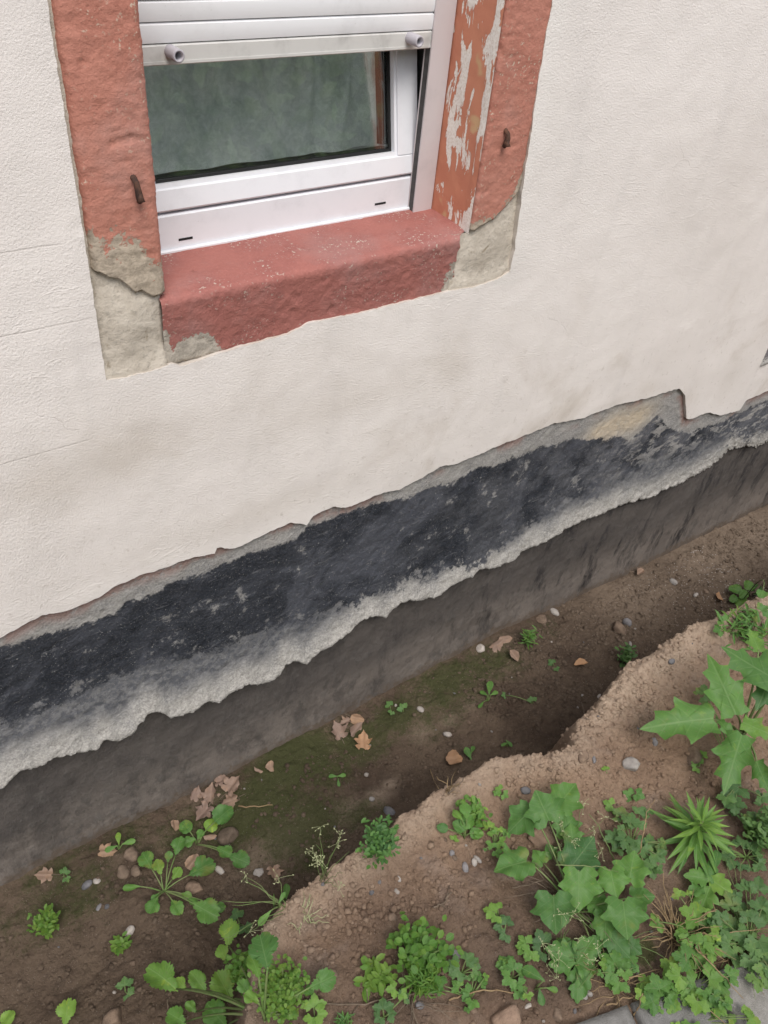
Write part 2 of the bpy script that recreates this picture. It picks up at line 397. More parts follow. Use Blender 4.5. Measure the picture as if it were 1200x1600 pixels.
M = dict(
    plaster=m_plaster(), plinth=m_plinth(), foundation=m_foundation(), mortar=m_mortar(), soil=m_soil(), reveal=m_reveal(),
    jamb=m_stone('red_painted_sandstone', (.465, .205, .152), (.395, .162, .118), (.50, .42, .33)),
    sill=m_stone('dull_red_sill_paint', (.365, .142, .118), (.30, .112, .096), (.52, .465, .395), grain=.8),
    pvc=m_pvc('white_pvc', (.76, .77, .80), .32, .35), slat=m_pvc('shutter_slat_white', (.74, .74, .75), .4, .4),
    rail=m_pvc('dirty_bottom_rail', (.60, .59, .565), .32, 1.), alu=m_pvc('guide_rail_grey', (.58, .53, .535), .4, .35),
    tube=m_pvc('grey_plastic_tube', (.42, .40, .43), .45, .2), black=m_plain('rubber_and_gap_black', (.012, .012, .013), (.02, .02, .02)),
    seal=m_plain('grey_brush_seal', (.085, .082, .08), (.06, .058, .057), 60), rust=m_plain('rusty_iron', (.12, .06, .04), (.045, .03, .026), 60, .9, .2, 0, .003),
    room=m_plain('room_wall_paint', (.60, .60, .57), (.55, .55, .52)),
    masonry=m_plain('masonry', (.3, .27, .24), (.22, .2, .18)),
    greystone=m_stone('grey_stone_surround', (.21, .195, .20), (.15, .14, .145), (.62, .60, .57)),
    leafA=m_leaf('leaf_green', (.048, .130, .040), (.105, .230, .048), (.22, .36, .060)),
    leafB=m_leaf('leaf_blue_green', (.062, .135, .050), (.105, .205, .060), (.18, .29, .070)),
    leafC=m_leaf('leaf_small_bright', (.040, .115, .026), (.085, .20, .030), (.17, .27, .045), .32),
    stem=m_plain('green_stem', (.12, .20, .055), (.17, .20, .085), 40, .6),
    drystem=m_plain('dry_stalk', (.33, .24, .13), (.22, .15, .085), 60, .85),
    twig=m_plain('grey_twig', (.20, .155, .115), (.12, .09, .065), 60, .9),
    dead=m_leaf('dead_leaf', (.235, .165, .135), (.30, .205, .145), (.42, .235, .12), .1, (.34, .25, .18), .2),
    pale=m_rock('pale_pebble', (.42, .39, .36), (.30, .28, .265)),
    greyp=m_rock('grey_pebble', (.22, .215, .225), (.14, .14, .15)),
    brownp=m_rock('brown_stone', (.235, .175, .13), (.14, .102, .078), 60),
    clod=m_rock('soil_clod', (.30, .215, .162), (.21, .148, .110), 40, .95),
    pitclod=m_rock('damp_soil_clod', (.19, .145, .11), (.115, .086, .065), 40, .95),
    block=m_rock('concrete_block', (.30, .295, .285), (.235, .23, .22), 60, .9),
    hedge=m_plain('hedge_leaf', (.20, .29, .10), (.11, .19, .06), 9, .6),
)
def m_glass():
    t = NT('window_glass', .02, .5)
    t.b.inputs['Transmission Weight'].default_value = 1.; t.b.inputs['IOR'].default_value = 1.5
    t.b.inputs['Base Color'].default_value = (.86, .93, .90, 1)
    return t.m
def m_pane():                        # thin double pane: see-through with a mirror coat
    t = NT('window_glass', .02, .5)
    tp = t.N.new('ShaderNodeBsdfTransparent'); tp.inputs[0].default_value = (.97, .985, .97, 1)
    gl = t.N.new('ShaderNodeBsdfGlossy'); gl.inputs['Roughness'].default_value = .015
    gl.inputs['Color'].default_value = (.9, .95, .93, 1)
    ge = t.N.new('ShaderNodeNewGeometry'); dp = t.N.new('ShaderNodeVectorMath'); dp.operation = 'DOT_PRODUCT'
    t.t.links.new(ge.outputs['Normal'], dp.inputs[0]); t.t.links.new(ge.outputs['Incoming'], dp.inputs[1])
    sch = t.math('POWER', t.math('SUBTRACT', 1, t.math('ABSOLUTE', dp.outputs['Value'])), 5.)       # Schlick, both sides alike
    ms = t.N.new('ShaderNodeMixShader'); t.set(ms.inputs[0], t.math('MULTIPLY_ADD', sch, .85, .15))
    t.t.links.new(tp.outputs[0], ms.inputs[1]); t.t.links.new(gl.outputs[0], ms.inputs[2])
    t.t.links.new(ms.outputs[0], t.N['Material Output'].inputs[0])
    return t.m
def m_net():
    t = NT('net_curtain', .9, .1)
    n = t.noise(75, 5, .72, dist=1.0)
    c = t.mix(t.rng(n, .36, .66), (.74, .79, .74), (.93, .96, .92))
    c = t.mix(t.rng(t.noise(14, 4), .4, .7), c, t.mix(1., c, (.74, .78, .77), 'MULTIPLY'))
    t.out(c)
    tr = t.N.new('ShaderNodeBsdfTranslucent'); t.set(tr.inputs[0], c)
    ms = t.N.new('ShaderNodeMixShader'); ms.inputs[0].default_value = .5
    t.t.links.new(t.b.outputs[0], ms.inputs[1]); t.t.links.new(tr.outputs[0], ms.inputs[2])
    t.t.links.new(ms.outputs[0], t.N['Material Output'].inputs[0])
    return t.m
M['glass'] = m_pane(); M['net'] = m_net()

# ================================================================== GROUND
FOOT = [(0, 1382), (90, 1337), (165, 1296), (262, 1255), (337, 1217), (450, 1156), (550, 1108), (678, 1037), (731, 1011),
        (783, 982), (850, 955), (900, 932), (973, 897), (1090, 838), (1200, 787)]
FX, FZ = curve(FOOT, .035)
CRX = np.array([-60, -2, -.5, 0., .10, .18, .24, .30, .35, .42, .587, .733, .90, .979, 1.05, 1.11, 1.17, 1.254, 1.40, 1.533, 1.786, 2.121, 4, 60])
CRY = np.array([-.93, -.93, -.90, -.84, -.80, -.735, -.665, -.59, -.558, -.546, -.538, -.533, -.525, -.521, -.55, -.592, -.60, -.562, -.535, -.514, -.516, -.551, -.55, -.55])
def crest(x): return np.interp(x, CRX, CRY) + .020 * fbm(x * 7, x * 0 + 3.3, 3, 21) + .007 * fbm(x * 34, x * 0 + 1.3, 2, 25)
def ground_parts(x, y):
    yc = crest(x)
    s = y - yc
    far = sstep(6, 20, np.hypot(x, y))
    fl = np.interp(x, FX, FZ)
    fl = fl + .022 * fbm(x * 3.1, y * 3.1, 3, 31) * sstep(.02, -.12, y) + .010 * fbm(x * 13, y * 13, 4, 35, .6) + .0045 * fbm(x * 48, y * 48, 3, 39, .65)
    fl = fl + .010 * np.maximum(0, fbm(x * 17, y * 17, 3, 41, .6)) * sstep(-.07, -.005, y) + .035 * sstep(-.28, -.48, y) * (x < 3)                      # floor rises to the bank
    lump = np.maximum(0, fbm(x * 26, y * 26, 3, 43, .6)) * (.008 + .012 * sstep(1.0, 1.7, x))
    fl = fl + lump * sstep(.01, -.05, y)
    rid = 1 - np.abs(fbm(x * 11, y * 11, 3, 47, .6)) * 2
    tp = .012 + .022 * fbm(x * 2.6, y * 2.6, 3, 51) + .014 * fbm(x * 11, y * 11, 4, 55, .6) + .0085 * fbm(x * 36, y * 36, 4, 59, .72) + .010 * np.maximum(0, fbm(x * 20, y * 20, 4, 58, .6) - .08)
    tp = tp + (.010 * rid + .020 * np.maximum(0, fbm(x * 15, y * 15, 3, 63, .55))) * sstep(1.0, 1.4, x) * sstep(-.85, -.60, y)
    tp = tp - .05 * sstep(.35, .02, x) * sstep(-.45, -.9, y) - .012 * sstep(-.95, -1.15, y)
    wdt = .15 + .03 * fbm(x * 5, x * 0, 2, 71)
    # bank: crumbles over the crest then falls steeply
    q = np.clip((s + .004 + .012 * fbm(x * 20, y * 20, 4, 75, .65)) / (wdt * .72), 0, 1); t = 1 - (1 - q) ** 1.8 * (1 + .6 * q)
    t = np.clip(t, 0, 1)
    z = tp * (1 - t) + fl * t + .020 * fbm(x * 19, y * 19, 5, 79, .65) * np.exp(-((s - .03) / .06) ** 2) + .016 * np.exp(-((s + .03) / .04) ** 2)
    z = z * (1 - far) + (-.02) * far
    return z, t, s
def ground_z(x, y): return float(ground_parts(np.array([x]), np.array([y]))[0][0])
def march(u, v, h=0.0):              # where a sight line of the photo meets the soil (or h above it)
    r = ray(u, v)
    if r[2] > -.05: r[2] = -.05
    t0 = (.35 - CAM[2]) / r[2]; t1 = (-.75 - CAM[2]) / r[2]
    t = np.linspace(t0, t1, 900); p = CAM[None] + r[None] * t[:, None]
    z = ground_parts(p[:, 0], p[:, 1])[0] + h
    k = np.argmax(p[:, 2] < z)
    return Vector(p[k])
def pxm(p): return (Vector(CAM) - Vector(p)).length / F      # metres per photo pixel at p

def axis(lo, hi, step, far):
    core = np.arange(lo, hi, step); a = []; d = step; q = lo
    while q > -far: d *= 1.22; q -= d; a.append(q)
    b = []; d = step; q = core[-1]
    while q < far: d *= 1.22; q += d; b.append(q)
    return np.concatenate([a[::-1], core, b])
gx = axis(-.40, 3.35, .0040, 80); gy = axis(-1.32, .05, .0038, 80)
GX, GY = np.meshgrid(gx, gy)
Z, T, S = ground_parts(GX, GY)
def blob(pts, X=None, Y=None):
    X = GX if X is None else X; Y = GY if Y is None else Y
    m = np.zeros_like(X)
    for (u, v, r, a) in pts:
        p = march(u, v); m = np.maximum(m, a * np.exp(-(((X - p.x) / (r * 1.25)) ** 2 + ((Y - p.y) / (r * .75)) ** 2)))
    return m
moss = blob([(460, 1190, .13, 1.1), (400, 1260, .15, .95), (300, 1300, .12, .6), (680, 1090, .2, .6), (480, 1290, .14, .8), (760, 1040, .15, .6), (100, 1400, .16, .55), (560, 1160, .12, .8), (520, 1210, .08, .7), (620, 1120, .10, .8), (700, 1060, .12, .8), (590, 1150, .10, .6), (760, 1060, .10, .5),
             (80, 1365, .10, .55), (190, 1310, .10, .5), (560, 1275, .09, .6), (490, 1340, .08, .65), (330, 1270, .10, .5), (850, 980, .12, .35), (975, 1440, .02, .0)]) * T
moss = np.maximum(moss, blob([(1005, 1490, .028, 1.25)]))
dry = np.maximum(blob([(590, 1245, .04, 1.3), (610, 1225, .025, 1.4), (540, 1270, .06, .9), (450, 1310, .08, .9), (400, 1335, .06, .9), (660, 1145, .035, .8), (700, 1125, .03, .8), (740, 1100, .03, .7), (1000, 930, .20, .8), (1120, 870, .25, 1.), (1190, 840, .3, 1.1)]), 0)
DAMP = [(620, 1500, .16, .75), (900, 1420, .22, .8), (760, 1470, .16, .8), (1100, 1300, .16, .55), (540, 1520, .10, .6), (700, 1440, .09, .7), (780, 1500, .12, .9), (880, 1520, .14, .9), (620, 1570, .14, .8), (560, 1420, .06, .3), (1060, 1480, .14, .9), (1100, 1380, .14, .7), (1170, 1400, .12, .6), (740, 1370, .06, .5), (1000, 1300, .1, .35), (450, 1590, .12, .8)]
damp = blob(DAMP)
def rim_f(x, s): return np.exp(-((s + .02) / .05) ** 2) + .6 * sstep(1.15, 1.5, x) * sstep(-.22, -.05, s)
ground = quads_mesh('ground', np.stack([GX, GY, Z], -1).reshape(-1, 3), grid_quads(len(gy), len(gx)), M['soil'], None,
                    {'up': 1 - sstep(.45, 1., T), 'moss': moss, 'dry': dry, 'damp': damp, 'rim': rim_f(GX, S)})
tag(ground, kind='structure')

# ================================================================== HOUSE
house = empty('old_house', (0, 0, 0), 'old house with peeling white render, a black tarred plinth and a red stone window surround', 'house')
X0, X1, ZT = -5.0, 9.0, 4.2
FDY = .035
def hx(step, lo=-.45, hi=3.5): 
    core = np.arange(lo, hi, step)
    return np.concatenate([np.linspace(X0, lo - .05, 10), core, np.linspace(hi + .05, X1, 12)])

# --- bare foundation
fx = hx(.009); fz = np.concatenate([np.linspace(-1.3, -.62, 5), np.arange(-.6, .45, .009)])
A, B = np.meshgrid(fx, fz)
yy = FDY + .007 * fbm(A * 4, B * 4, 3, 101) + .0035 * fbm(A * 22, B * 12, 4, 105, .6) - .012 * sstep(.12, -.1, B - np.interp(A, FX, FZ)) 
quads_mesh('foundation', np.stack([A, yy, B], -1).reshape(-1, 3), grid_quads(len(fz), len(fx)), M['foundation'], house,
           {'h': B - np.interp(A, FX, FZ)})

# --- tarred plinth with its broken lower lip
REN = [(0, 999), (19, 989), (37, 978), (67, 963), (105, 957), (157, 935), (187, 916), (225, 899), (262, 888), (300, 873), (336, 867), (341, 856), (364, 860), (375, 856), (412, 837), (456, 818), (481, 822), (490, 809), (524, 793), (542, 796), (599, 771), (625, 767), (662, 747), (696, 728), (715, 726), (775, 700),
       (800, 690), (833, 677), (867, 663), (917, 653), (943, 642), (973, 632), (1013, 623), (1033, 617), (1064, 608), (1072, 618), (1074, 656), (1083, 655), (1107, 645), (1127, 650), (1157, 642), (1167, 627), (1200, 612)]
LOW = [(0, 1230), (22, 1212), (37, 1199), (60, 1199), (75, 1188), (101, 1179), (150, 1169), (165, 1154), (187, 1156), (206, 1145), (214, 1130), (232, 1113), (247, 1109), (266, 1121), (300, 1111), (322, 1096), (341, 1096), (364, 1077), (386, 1068), (410, 1070), (434, 1056), (443, 1039), (460, 1033), (477, 1036), (497, 1019), (531, 996), (561, 970), (578, 962), (599, 964), (625, 940), (659, 938), (685, 929), (711, 910), (737, 899), (752, 889), (769, 889), (799, 878), (816, 861), (850, 847), (883, 828), (917, 812), (943, 805), (960, 795), (987, 787), (1017, 780), (1040, 768), (1067, 757), (1100, 738), (1120, 727), (1140, 705), (1177, 698), (1183, 702), (1200, 692)]
BT = [(0, 1014), (37, 1006), (94, 987), (150, 974), (187, 959), (199, 944), (247, 929), (262, 912), (319, 894), (356, 881), (379, 871), (450, 852), (482, 824), (527, 809), (595, 786), (644, 775), (662, 767), (711, 756), (737, 736), (775, 730), (800, 717), (850, 700), (893, 687), (933, 685), (950, 690), (960, 683), (987, 690), (1007, 670), (1027, 650), (1047, 670), (1077, 677), (1133, 657), (1167, 640), (1200, 627)]
BB = [(0, 1134), (86, 1107), (187, 1062), (262, 1032), (307, 1032), (397, 999), (456, 977), (494, 966), (550, 947), (580, 929), (625, 914), (662, 902), (711, 889), (756, 876), (775, 861), (812, 835), (850, 811), (883, 787), (933, 777), (977, 747), (1013, 730), (1047, 720), (1083, 708), (1133, 690), (1200, 680)]
RX, RZ = curve(REN, -.004); LX, LZ = curve(LOW, -.006); BTX, BTZ = curve(BT, .008); BBX, BBZ = curve(BB, .0)
px_ = hx(.0045)
def ren_z(x): return np.interp(x, RX, RZ) + .006 * fbm(x * 34, x * 0 + .7, 5, 111, .7)
def low_z(x): return np.interp(x, LX, LZ) + .010 * fbm(x * 26, x * 0 + .2, 5, 115, .72)
tv = np.linspace(0, 1, 96)
XX, TT = np.meshgrid(px_, tv)
zt = np.interp(XX, RX, RZ) + .09; zl = low_z(XX)
ZZ = zt + (zl - zt) * TT
dl = ZZ - zl
flare = -.024 * np.exp(-(dl / .055) ** 1.3) * sstep(3.0, 1.2, XX) - .006 * np.exp(-(dl / .12))
YY = .010 + flare + .004 * fbm(XX * 5, ZZ * 5, 3, 121) + .0032 * fbm(XX * 38, ZZ * 38, 4, 125, .65)
YY += .014 * fbm(XX * 24, ZZ * 30, 5, 131, .68) * np.exp(-dl / .05)
YY -= .007 * np.abs(fbm(XX * 52, ZZ * 60, 3, 137, .6)) * np.exp(-dl / .06)
YY += .020 * np.clip(1 - dl / .012, 0, 1) ** 2                        # rounded, crumbled lower edge
rows = [np.stack([XX, YY, ZZ], -1)]
last = rows[0][-1]
for dy, dz in ((.012, -.004), (.03, .002), (.055, .012)):              # underside of the broken layer
    q = last.copy(); q[:, 1] = last[:, 1] * (1 if dy < .02 else .4) + dy; q[:, 2] += dz + .003 * fbm(q[:, 0] * 50, q[:, 0] * 0 + dy, 2, 135); rows.append(q[None])
G = np.concatenate(rows, 0); nr = G.shape[0]
def padr(a): return np.concatenate([a, np.repeat(a[-1:], nr - a.shape[0], 0)], 0)
oc = np.zeros_like(XX)
for u, v, r in ((960, 665, .10), (990, 655, .10), (940, 672, .07)):
    p = wp(u, v, .01); oc = np.maximum(oc, np.exp(-(((XX - p[0]) / r) ** 2 + ((ZZ - p[2]) / (r * .55)) ** 2) * 1.2) * 1.2)
quads_mesh('plinth', G.reshape(-1, 3), grid_quads(nr, len(px_), flip=True), M['plinth'], house,
           {'d_top': padr(ZZ - np.interp(XX, BTX, BTZ)), 'd_bot': padr(ZZ - np.interp(XX, BBX, BBZ)), 'd_low': padr(dl),
            'd_ren': padr(ZZ - np.interp(XX, RX, RZ)), 'ochre': padr(np.clip(oc, 0, 1))})

# --- white render, cut back around the window
WL, WR = wp(120, 300, 0)[0], 1.275                                   # cut edges left / right
CUT = [(165, 594), (185, 592), (235, 580), (270, 568), (283, 572), (345, 551), (385, 540), (420, 530), (452, 522), (480, 505), (560, 490), (640, 470), (700, 455), (745, 447), (775, 437), (795, 425)]
CX, CZ = curve(CUT, 0.0)
pxs = np.concatenate([np.linspace(X0, -.5, 10), np.arange(-.45, WL - .001, .007), np.linspace(WL, WL + .012, 3), np.arange(WL + .018, WR - .006, .006), np.linspace(WR - .004, WR, 2), np.arange(WR + .006, 3.5, .008), np.linspace(3.55, X1, 12)])
lo = np.linspace(0, 1, 90); lo = lo ** 1.0
XX, TT = np.meshgrid(pxs, lo)
zc = np.interp(XX, CX, CZ) + .0045 * fbm(XX * 45, XX * 0, 5, 141, .75)
zc = np.where((XX < WL - .02) | (XX > WR + .02), np.interp(XX, [WL, WR], [CZ[0], CZ[-1]]), zc)
zr = ren_z(XX)
ZL = zr + (zc - zr) * TT
hiT = np.concatenate([np.linspace(0, .19, 110)[1:], np.linspace(.2, 1, 14)])
XU, TU = np.meshgrid(pxs, hiT); zcu = np.repeat(zc[-1:], len(hiT), 0)
ZU = zcu + (ZT - zcu) * TU
XA = np.concatenate([XX, XU], 0).copy(); ZA = np.concatenate([ZL, ZU], 0)
nlo = len(lo)
iL = int(np.argmin(np.abs(pxs - WL))); iR = int(np.argmin(np.abs(pxs - WR)))
zr_rows = ZA[nlo:, 0]
# ragged cut edges on both sides of the surround
dxl = .0025 * fbm(ZA * 45, ZA * 0 + 2, 3, 151, .6) ; 
XA += np.exp(-((XA - WL) / .012) ** 2) * dxl * sstep(CZ[0], CZ[0] + .03, ZA)
rw = np.interp(ZA, [1.0, 1.05, 1.1, 1.2, 1.4, 1.6], [0, 0, -.005, -.012, -.025, -.03])
XA += np.exp(-((XA - WR) / .03) ** 2) * (rw + .004 * fbm(ZA * 25, ZA * 0 + 5, 3, 155, .6)) * sstep(CZ[-1], CZ[-1] + .04, ZA)
YA = .0025 * fbm(XA * 3.3, ZA * 3.3, 3, 161) + .0015 * fbm(XA * 14, ZA * 10, 3, 165)
dr = np.zeros_like(XA); dr[:nlo] = (ZA - np.interp(XA, RX, RZ))[:nlo]; dr[nlo:] = 9
YA += .0 * dr                         # thin trowelled lower edge
YA += .0008 * fbm(XA * 70, ZA * 70, 3, 166) * np.exp(-(dr / .02) ** 2)
fr = np.zeros_like(XA)
near_w = (ZA > CZ[-1] - .03) & (XA >= WR - .04)
fr = np.maximum(fr, np.exp(-np.maximum(0, XA - WR - .0) / .035) * near_w)
fr = np.maximum(fr, np.exp(-(dr / .011) ** 2) * np.clip(fbm(XA * 12, ZA * 0, 2, 167) * 1.1 + .35, 0, .8))
fr = np.maximum(fr, .15 * np.exp(-((ZA - np.interp(XA, CX, CZ)) / .004) ** 2) * (XA > WL) * (XA < WR) * (fbm(XA * 18, XA * 0, 3, 169) > 0))
YA -= .003 * np.exp(-((XA - WR - .012) / .045) ** 2) * sstep(CZ[-1] - .05, CZ[-1] + .05, ZA)
dcut = np.minimum(np.where((XA > WL - .002) & (XA < WR + .002), np.abs(ZA - np.interp(XA, CX, CZ)), 9), np.where(ZA > CZ[0] - .002, np.abs(XA - WL), 9))
YA -= .0004 * np.exp(-(dcut / .05) ** 2) - .0012 * fbm(XA * 60, ZA * 60, 3, 168) * np.exp(-(dcut / .02) ** 2)
dirt = np.zeros_like(XA)
for (u, v, rx, rz, a) in ((180, 715, .12, .055, .75), (90, 750, .2, .06, .4), (705, 575, .06, .06, .5), (1010, 610, .05, .03, .6), (960, 630, .08, .02, .5), (1140, 590, .07, .09, .35), (560, 620, .25, .05, .4), (400, 800, .3, .04, .4), (1130, 300, .25, .25, .12), (330, 650, .15, .05, .2), (1040, 560, .05, .06, .2)):
    p = wp(u, v, 0); dirt = np.maximum(dirt, a * np.exp(-((XA - p[0]) / rx) ** 2 - ((ZA - p[2]) / rz) ** 2))
mask = np.ones((XA.shape[0] - 1, XA.shape[1] - 1), bool); mask[nlo - 1:, iL:iR] = False
top_rows = ZA[:-1, 0] > 0
# keep the wall whole above the window head
head = ZA[1:, 0] > 2.38
mask[np.where(head)[0][:, None], np.arange(iL, iR)[None]] = True
verts = np.stack([XA, YA, ZA], -1).reshape(-1, 3); quads = grid_quads(*XA.shape, mask=mask, flip=True)
# thickness: skirt every open edge back into the wall
from collections import Counter
ed = np.concatenate([quads[:, [i, (i + 1) % 4]] for i in range(4)], 0)
key = np.sort(ed, 1); kk = key[:, 0].astype(np.int64) * 10**7 + key[:, 1]
uq, idx, cnt = np.unique(kk, return_index=True, return_counts=True)
be = ed[idx[cnt == 1]]
bv = np.unique(be); remap = {int(v): len(verts) + i for i, v in enumerate(bv)}
back = verts[bv].copy(); back[:, 1] = .022
fcopy = verts[bv]; nb_ = len(bv)                                     # own edge loop, so the arris stays sharp
verts2 = np.concatenate([verts, back, fcopy], 0)
sk = np.array([[remap[int(b)] + nb_, remap[int(a)] + nb_, remap[int(a)], remap[int(b)]] for a, b in be])
def padb(a, edge=0.): a = a.reshape(-1); return np.concatenate([a, a[bv] * 0 + edge, a[bv] * 0 + edge])
quads_mesh('render_coat', verts2, np.concatenate([quads, sk], 0), M['plaster'], house, {'dirt': padb(dirt * .6, .8), 'fresh': padb(np.clip(fr, 0, 1))})

# --- masonry body with the window hole, roof slab and a room behind; rear opening added to backlight the curtain
mb = MB()
mb.box(X0, .36, .05, .34, -1.2, ZT).box(1.26, X1, .05, .34, -1.2, ZT).box(.36, 1.26, .05, .34, -1.2, 1.04).box(.36, 1.26, .05, .34, 2.36, ZT)
mb.box(X0, X1, .34, 2.9, 3.2, ZT).box(X0, -.65, 2.6, 2.9, -1.2, 3.2).box(2.45, X1, 2.6, 2.9, -1.2, 3.2).box(-.65, 2.45, 2.6, 2.9, -1.2, .7)
mb.build('masonry', M['masonry'], house)
rm = MB(); rm.box(-.6, 2.4, .345, .36, .3, 1.0).box(-.62, -.6, .36, 2.6, .3, 2.9).box(2.4, 2.42, .36, 2.6, .3, 2.9).box(-.6, 2.4, .36, 2.6, .28, .3).box(-.6, 2.4, .36, 2.6, 2.9, 2.92)
rm.build('room_wall', M['room'], house)

# --- stone surround
def sweep(name, path, zs, mat, peel, ridg, ends=None, seed=0, amp=.0013):
    """jamb: a rounded section (x,y list) run along z with tool marks and chipped arrises"""
    P = np.array(path, float); seg = np.r_[0, np.cumsum(np.hypot(*np.diff(P, axis=0).T))]
    u = np.arange(0, seg[-1], .0035); sx = np.interp(u, seg, P[:, 0]); sy = np.interp(u, seg, P[:, 1])
    k = np.array([1, 2, 3, 2, 1.]) / 9
    sx2 = np.convolve(np.pad(sx, 2, 'edge'), k, 'valid'); sy2 = np.convolve(np.pad(sy, 2, 'edge'), k, 'valid')
    tx = np.gradient(sx2); ty = np.gradient(sy2); l = np.hypot(tx, ty); nx, ny = ty / l, -tx / l
    U, Zg = np.meshgrid(u, zs)
    Xg = np.repeat(sx2[None], len(zs), 0); Yg = np.repeat(sy2[None], len(zs), 0)
    if ends is not None: Zg = Zg + (ends(Xg) - zs[0]) * np.clip(1 - (Zg - zs[0]) / .12, 0, 1)
    d = ridg * fbm(U * 16 + Zg * 9, Zg * 95, 3, seed, .6) * (.4 + .9 * np.clip(fbm(U * 7, Zg * 7, 2, seed + 17) + .5, 0, 1)) + amp * fbm(U * 14, Zg * 14, 4, seed + 5, .6) + amp * fbm(U * 60, Zg * 60, 3, seed + 9, .6)
    d -= .010 * np.maximum(0, fbm(U * 24, Zg * 24, 3, seed + 13) - .33)
    Xg = Xg + nx[None] * d; Yg = Yg + ny[None] * d
    V = np.stack([Xg, Yg, Zg], -1)
    # close the lower end
    e = V[:1].copy(); e[..., 1] = np.maximum(e[..., 1], .03); e[..., 2] += .004
    V = np.concatenate([e, V], 0); pl = peel(Xg, Yg, Zg); pl = np.concatenate([pl[:1], pl], 0)
    return quads_mesh(name, V.reshape(-1, 3), grid_quads(len(zs) + 1, len(u)), mat, house, {'peel': pl})
JL0, JL1 = .369, .476
jz = np.concatenate([np.arange(1.12, 1.62, .0035), np.arange(1.63, 2.4, .02)])
def endL(x): return np.interp(x, [.36, .40, .43, .455, .478], [1.178, 1.155, 1.128, 1.115, 1.112]) + .007 * fbm(x * 60, x * 0, 2, 171)
def peelL(x, y, z):
    e = endL(x)
    return .80 * sstep(.12, .0, z - e) + .4 * sstep(.03, .0, z - e) + .33 * np.exp(-((z - e - .07) / .05) ** 2 - ((x - .425) / .032) ** 2) * 1.4 + .25 * np.exp(-((x - .374) / .012) ** 2) - .05
sweep('window_jamb', [(JL0 - .008, .045), (JL0 - .002, .008), (JL0 + .006, .0005), (JL1 - .003, -.003), (JL1 + .005, .005), (JL1 + .005, .16)], jz, M['jamb'], peelL, .0015, endL, 201)
JR0, JR1 = 1.138, 1.272
def endR(x): return np.interp(x, [1.135, 1.145, 1.20, 1.245, 1.27], [1.108, 1.112, 1.128, 1.165, 1.19]) + .006 * fbm(x * 50, x * 0, 2, 173)
def peelR(x, y, z):
    e = endR(x)
    p = .75 * sstep(.05, -.005, z - e) * (y < .02) + .42 * np.exp(-((x - 1.262) / .012) ** 2) - .08
    p += .35 * np.exp(-((x - 1.225) / .03) ** 2 - ((z - 1.235) / .035) ** 2)
    return p
jr = sweep('window_jamb', [(JR0 + .003, .03), (JR0 + .001, .006), (JR0 + .005, -.003), (JR1 - .02, -.0005), (JR1, .009), (JR1 + .004, .045)], jz, M['jamb'], peelR, .0010, endR, 211)
# the splayed side of the right jamb carries newer, flaking orange paint
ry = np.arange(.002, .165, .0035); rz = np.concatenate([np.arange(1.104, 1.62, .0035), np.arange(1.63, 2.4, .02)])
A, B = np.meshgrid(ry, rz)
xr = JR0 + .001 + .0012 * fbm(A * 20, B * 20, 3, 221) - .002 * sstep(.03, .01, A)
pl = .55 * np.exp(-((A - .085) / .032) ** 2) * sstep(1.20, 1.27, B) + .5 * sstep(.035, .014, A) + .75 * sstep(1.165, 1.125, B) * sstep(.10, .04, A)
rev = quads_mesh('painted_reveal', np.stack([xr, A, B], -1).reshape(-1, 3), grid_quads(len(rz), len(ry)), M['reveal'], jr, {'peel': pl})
# sill: section (y,z) run along x
SX0, SX1 = .468, 1.142
prof = np.array([(.175, 1.112), (.05, 1.110), (.016, 1.105), (.001, 1.1035), (-.004, 1.096), (.0005, 1.045), (.0038, 1.01), (.005, .975), (.03, .965)])
seg = np.r_[0, np.cumsum(np.hypot(*np.diff(prof, axis=0).T))]; u = np.arange(0, seg[-1], .0035)
k9 = np.ones(5) / 5
sy = np.convolve(np.pad(np.interp(u, seg, prof[:, 0]), 2, 'edge'), k9, 'valid'); sz = np.convolve(np.pad(np.interp(u, seg, prof[:, 1]), 2, 'edge'), k9, 'valid')
ty, tz = np.gradient(sy), np.gradient(sz); l = np.hypot(ty, tz); ny, nz = tz / l, -ty / l
sxs = np.arange(SX0, SX1, .0035); U, XS = np.meshgrid(u, sxs)
front = sstep(.13, .18, U)
d = .0020 * fbm(XS * 7, U * 7, 4, 231, .6) + (.0006 + .0016 * front) * fbm(XS * 55, U * 55, 3, 235, .65) - .008 * np.maximum(0, fbm(XS * 20, U * 20, 3, 239) - .36)
YS = sy[None] + ny[None] * d; ZS = sz[None] + nz[None] * d
xe = XS.copy()
xe = np.where(XS > 1.06, XS + (XS - 1.06) / .082 * (-.028 + .006 * fbm(ZS * 40, ZS * 0, 2, 241)) * sstep(.02, .0, YS), xe)
P = wp(300, 530, 0)
pl = 1.25 * np.exp(-((XS - P[0] - .002) / .060) ** 2 - ((ZS - .992) / .040) ** 2) + .8 * sstep(.485, .468, XS) * sstep(1.07, 1.03, ZS)
pl += .75 * sstep(1.075, 1.12, XS) * front * sstep(1.075, 1.04, ZS) + .18 * np.exp(-((U - .165) / .016) ** 2) + .12 * sstep(1.02, .985, ZS) * front - .12
quads_mesh('window_sill', np.stack([xe, YS, ZS], -1).reshape(-1, 3), grid_quads(len(sxs), len(u), flip=False), M['sill'], house, {'peel': pl})
